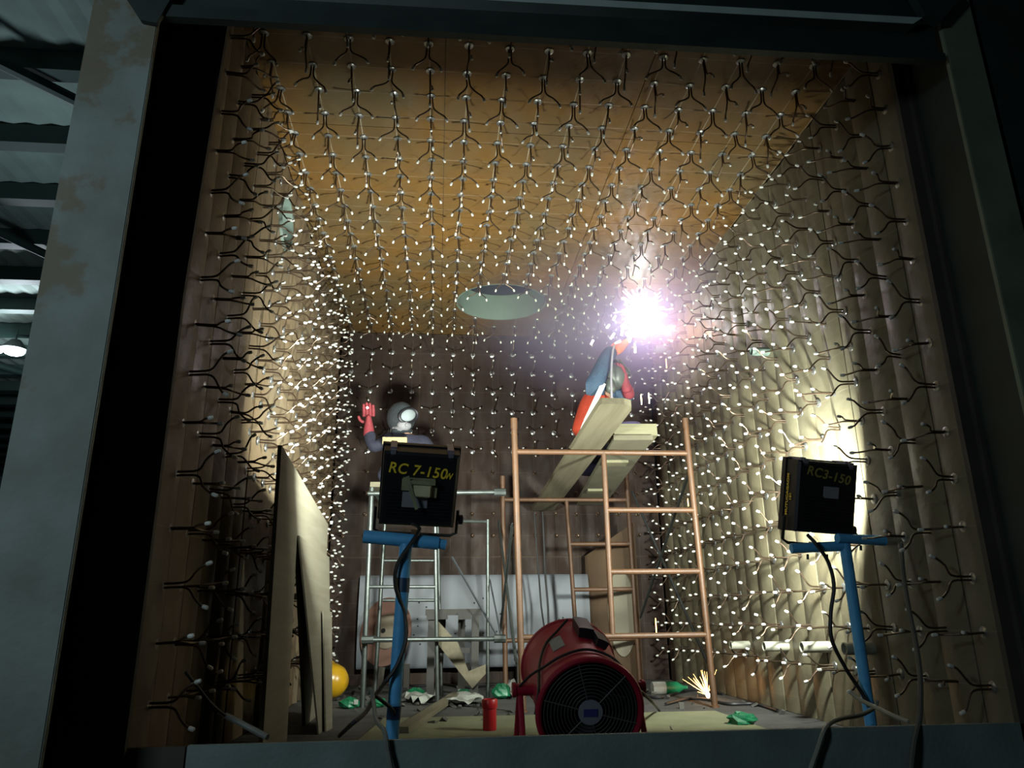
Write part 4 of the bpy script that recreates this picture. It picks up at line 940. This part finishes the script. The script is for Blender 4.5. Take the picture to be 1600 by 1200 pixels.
drum_patch('paper_label', .30, .56, UP + SG * .62, UP + SG * .34, .003, m_paper)
drum_patch('switch_box', .10, .42, UP - SG * .02, UP - SG * .30, .045, m_black)
drum_patch('switch_box', .36, .58, UP - SG * .32, UP - SG * .55, .035, m_black)
def dcord(pts, r=.006):
    return obj('power_cord', M().tube(spline([on_drum(y_, UP + SG * a_, h_) for y_, a_, h_ in pts], 7), r, 7), m_blackp, fan)
dcord([(.15, .1, .04), (.22, .35, .012), (.35, .7, .01), (.6, 1.0, .012), (.9, 1.25, .012), (1.0, 1.6, .02)])
dcord([(.95, -.9, .01), (.82, -.5, .01), (.78, 0, .01), (.78, .5, .01), (.72, .9, .012), (.60, 1.25, .03), (.55, 1.5, .06)])
fp = [base + on_drum(.95, UP - SG * 1.2, .01), PZ(1010, 1085, .2), PZ(1030, 1110, .012), PZ(1050, 1142, .008)]
fp[1] = PY(1012, 1090, 3.55); fp[1].z = max(fp[1].z, .02)
cable(fp, .0075, 'black power cord trailing from the red fan to the right')
tag(obj('fan_block', M().box((PY(815, 1130, 3.5).x - .02, 3.42, 0.012), (PY(850, 1130, 3.5).x, 3.55, .055), .004), m_blackp), 'black block on the floor at the left foot of the red fan', 'block')
# ------------------------------------------------------------------ floor clutter
def poly_sheet(name, label, cat, pts, z, th, mt_, group=None):
    vs = [PZ(x, y, z) for x, y in pts]; o = obj(name, M().prism([(v.x, v.y) for v in vs], z, z + th, 'XY'), mt_, smooth=False); return tag(o, label, cat, group)
o = obj('floor_plywood', M().prism([(-.45, 3.25), (1.70, 3.25), (1.72, 4.86), (-.30, 4.90)], .0, .012, 'XY'), mat('olive_plywood', (.15, .155, .085), .85, 0, .3, 3, bump=.3), smooth=False); tag(o, 'olive plywood sheet lying on the floor under the red fan', 'plywood')
v0, v1 = PZ(628, 1140, .03), PZ(714, 1084, .03)
st = slab('timber_strip', 'long timber strip lying askew on the floor right of the left blue stand', 'timber', (v0.x, v0.y), (v1.x, v1.y), .07, .013, .013, .03, m_plank, None)
def lump(name, label, cat, px, py, rx, ry, rz, mt_, seed, group=None, z=0, extra=None):
    rn = random.Random(seed); a = M(); a.ball((0, 0, 0), 1, 12, 8)
    a.v = [(v[0] * rx * (1 + rn.uniform(-.22, .22)), v[1] * ry * (1 + rn.uniform(-.22, .22)), max(v[2], -.6) * rz * (1 + rn.uniform(-.22, .22))) for v in a.v]
    p = PZ(px, py, z + rz * .6); o = obj(name, a, mt_, None, (p.x, p.y, z + rz * .75), smooth=False); return tag(o, label, cat, group)
gr = 'crumpled green plastic on the floor'
g1 = lump('green_wrapper', 'crumpled green plastic with a small white tag near the yellow helmet', 'wrapper', 546, 1101, .07, .05, .04, m_green, 1, gr)
obj('tag', M().box((.035, -.06, .0), (.062, -.052, .03)), m_paper, g1)
lump('green_wrapper', 'crumpled green plastic just left of the left blue pole', 'wrapper', 589, 1100, .06, .05, .035, m_green, 2, gr)
lump('green_wrapper', 'dark green plastic lump just right of the left blue pole', 'wrapper', 651, 1086, .07, .05, .045, m_green, 3, gr)
lump('green_wrapper', 'small green plastic lump behind the white paper', 'wrapper', 725, 1086, .06, .05, .035, m_green, 4, gr)
lump('green_wrapper', 'upright bright green plastic piece left of the orange post foot', 'wrapper', 784, 1084, .07, .05, .06, m_green, 6, gr)
lump('green_wrapper', 'flat green block near the sill by the right blue stand', 'wrapper', 1160, 1127, .085, .06, .04, m_green, 7, gr)
gb = thing('green_bottle', 'green bottle with a white label lying behind the right scaffold posts', 'bottle', PZ(1040, 1075, .045)); 
a = M(); a.lathe([(.045, .0), (.045, .19), (.015, .24), (.015, .27)], 16, 'X'); obj('bottle_body', a, m_green, gb, (-.1, 0, 0)); a = M(); a.lathe([(.047, .0), (.047, .10)], 16, 'X', ); obj('white_label', a, m_paper, gb, (-.105, 0, 0))
def crumple(name, label, pts, z, seed):
    rn = random.Random(seed); vs = [PZ(x, y, .0) for x, y in pts]; cx = sum(v.x for v in vs) / len(vs); cy = sum(v.y for v in vs) / len(vs)
    bm = bmesh.new(); bv = [bm.verts.new((v.x, v.y, .014)) for v in vs]; bm.faces.new(bv); bmesh.ops.triangulate(bm, faces=bm.faces[:]); bmesh.ops.subdivide_edges(bm, edges=bm.edges[:], cuts=3, use_grid_fill=True)
    for v in bm.verts: v.co.z += rn.uniform(0, z)
    r_ = bmesh.ops.solidify(bm, geom=bm.faces[:], thickness=.002); me = bpy.data.meshes.new(name); bm.to_mesh(me); bm.free(); me.materials.append(m_paper)
    return tag(obj(name, me, None), label, 'paper', 'white papers on the floor')
crumple('white_paper', 'crumpled white sheet on the floor left of the timber strip', [(632, 1097), (640, 1091), (665, 1092), (680, 1082), (682, 1098), (662, 1104), (645, 1102)], .05, 3)
crumple('white_paper', 'crumpled white sheet on the floor between timber strip and red can', [(690, 1104), (705, 1093), (720, 1088), (752, 1092), (756, 1100), (738, 1105), (712, 1107)], .045, 4)
crumple('white_paper', 'crumpled pale scrap beside the orange post foot', [(788, 1090), (796, 1068), (806, 1070), (807, 1095)], .05, 9)
# hard hat
hh = thing('hard_hat', 'yellow hard hat lying on its side beside the plywood', 'helmet', PZ(518, 1096, .0)); hh.location.z = .10
a = M(); a.lathe([(.125, 0), (.122, .05), (.10, .10), (.06, .135), (.0, .145)], 28, 'X'); hs = obj('shell', a, mat('yellow_helmet_plastic', (.36, .2, .006), .3, 0, .05), hh, (-.03, 0, 0), (0, 0, math.radians(-25)))
obj('brim', M().lathe([(.125, -.012), (.145, -.012), (.145, -.004), (.125, .0)], 28, 'X', loop=True), MATS['yellow_helmet_plastic'], hh, (-.03, 0, 0), (0, 0, math.radians(-25)))
hh.location.z = .143
# red can
rcn = thing('red_can', 'upright red plastic can with a ribbed lid on the floor near the sill', 'can', PZ(765, 1141, .012)); hgt = PY(765, 1092, rcn.location.y).z - .012
a = M(); a.lathe([(.033, 0), (.036, .004), (.036, hgt - .045), (.034, hgt - .043)], 26); obj('can_body', a, mat('red_plastic', (.42, .01, .015), .4, 0, .08), rcn)
a = M(); a.lathe([(.040, hgt - .045), (.042, hgt - .04), (.042, hgt - .006), (.038, hgt), (.030, hgt), (.030, hgt - .02)], 26); obj('lid', a, MATS['red_plastic'], rcn)
# dark rubble around the frame feet and hoses on the floor
rub = M(); rn = random.Random(8)
for k in range(90):
    x, y = rn.uniform(XL + .1, XR - .1), rn.uniform(4.6, 7.0); s_ = rn.uniform(.008, .03)
    rub.T = Matrix.Translation((x, y, s_ * .4)) @ Euler((rn.random(), rn.random(), rn.random() * 6)).to_matrix().to_4x4(); rub.box((-s_, -s_ * .6, -s_ * .35), (s_, s_ * .6, s_ * .35))
tag(obj('rubble', rub, mat('dark_rubble', (.05, .047, .04), .9)), 'scattered chips and dust lumps on the chamber floor', 'rubble', None, 'stuff')
for i, (pts, lab) in enumerate(((((1040, 1100), (1075, 1092), (1110, 1094), (1140, 1100), (1180, 1100), (1215, 1110)), 'black hose on the floor along the right wall'), (((1000, 1085), (1030, 1090), (1060, 1082), (1090, 1078), (1130, 1084)), 'dark hose snaking behind the right scaffold foot'), (((620, 1066), (650, 1072), (690, 1069), (730, 1074), (770, 1070)), 'dark cable on the floor under the trestle'))):
    cable([PZ(x, y, .012 if y > 1080 else .01) for x, y in pts], .010, lab, m_blackp, 'floor_hose', 'hose')
# hanging cables behind the orange frame
cable([PY(835, 800, 6.75), PY(838, 850, 6.75), PY(842, 900, 6.75), PY(846, 950, 6.75), PY(852, 990, 6.7)], .008, 'dark cable hanging left behind the near scaffold bay', m_blackp)
cable([PY(848, 800, 6.72), PY(850, 850, 6.72), PY(852, 900, 6.72), PY(856, 945, 6.72), PY(857, 990, 6.7)], .009, 'second dark cable hanging behind the near scaffold bay', m_blackp)
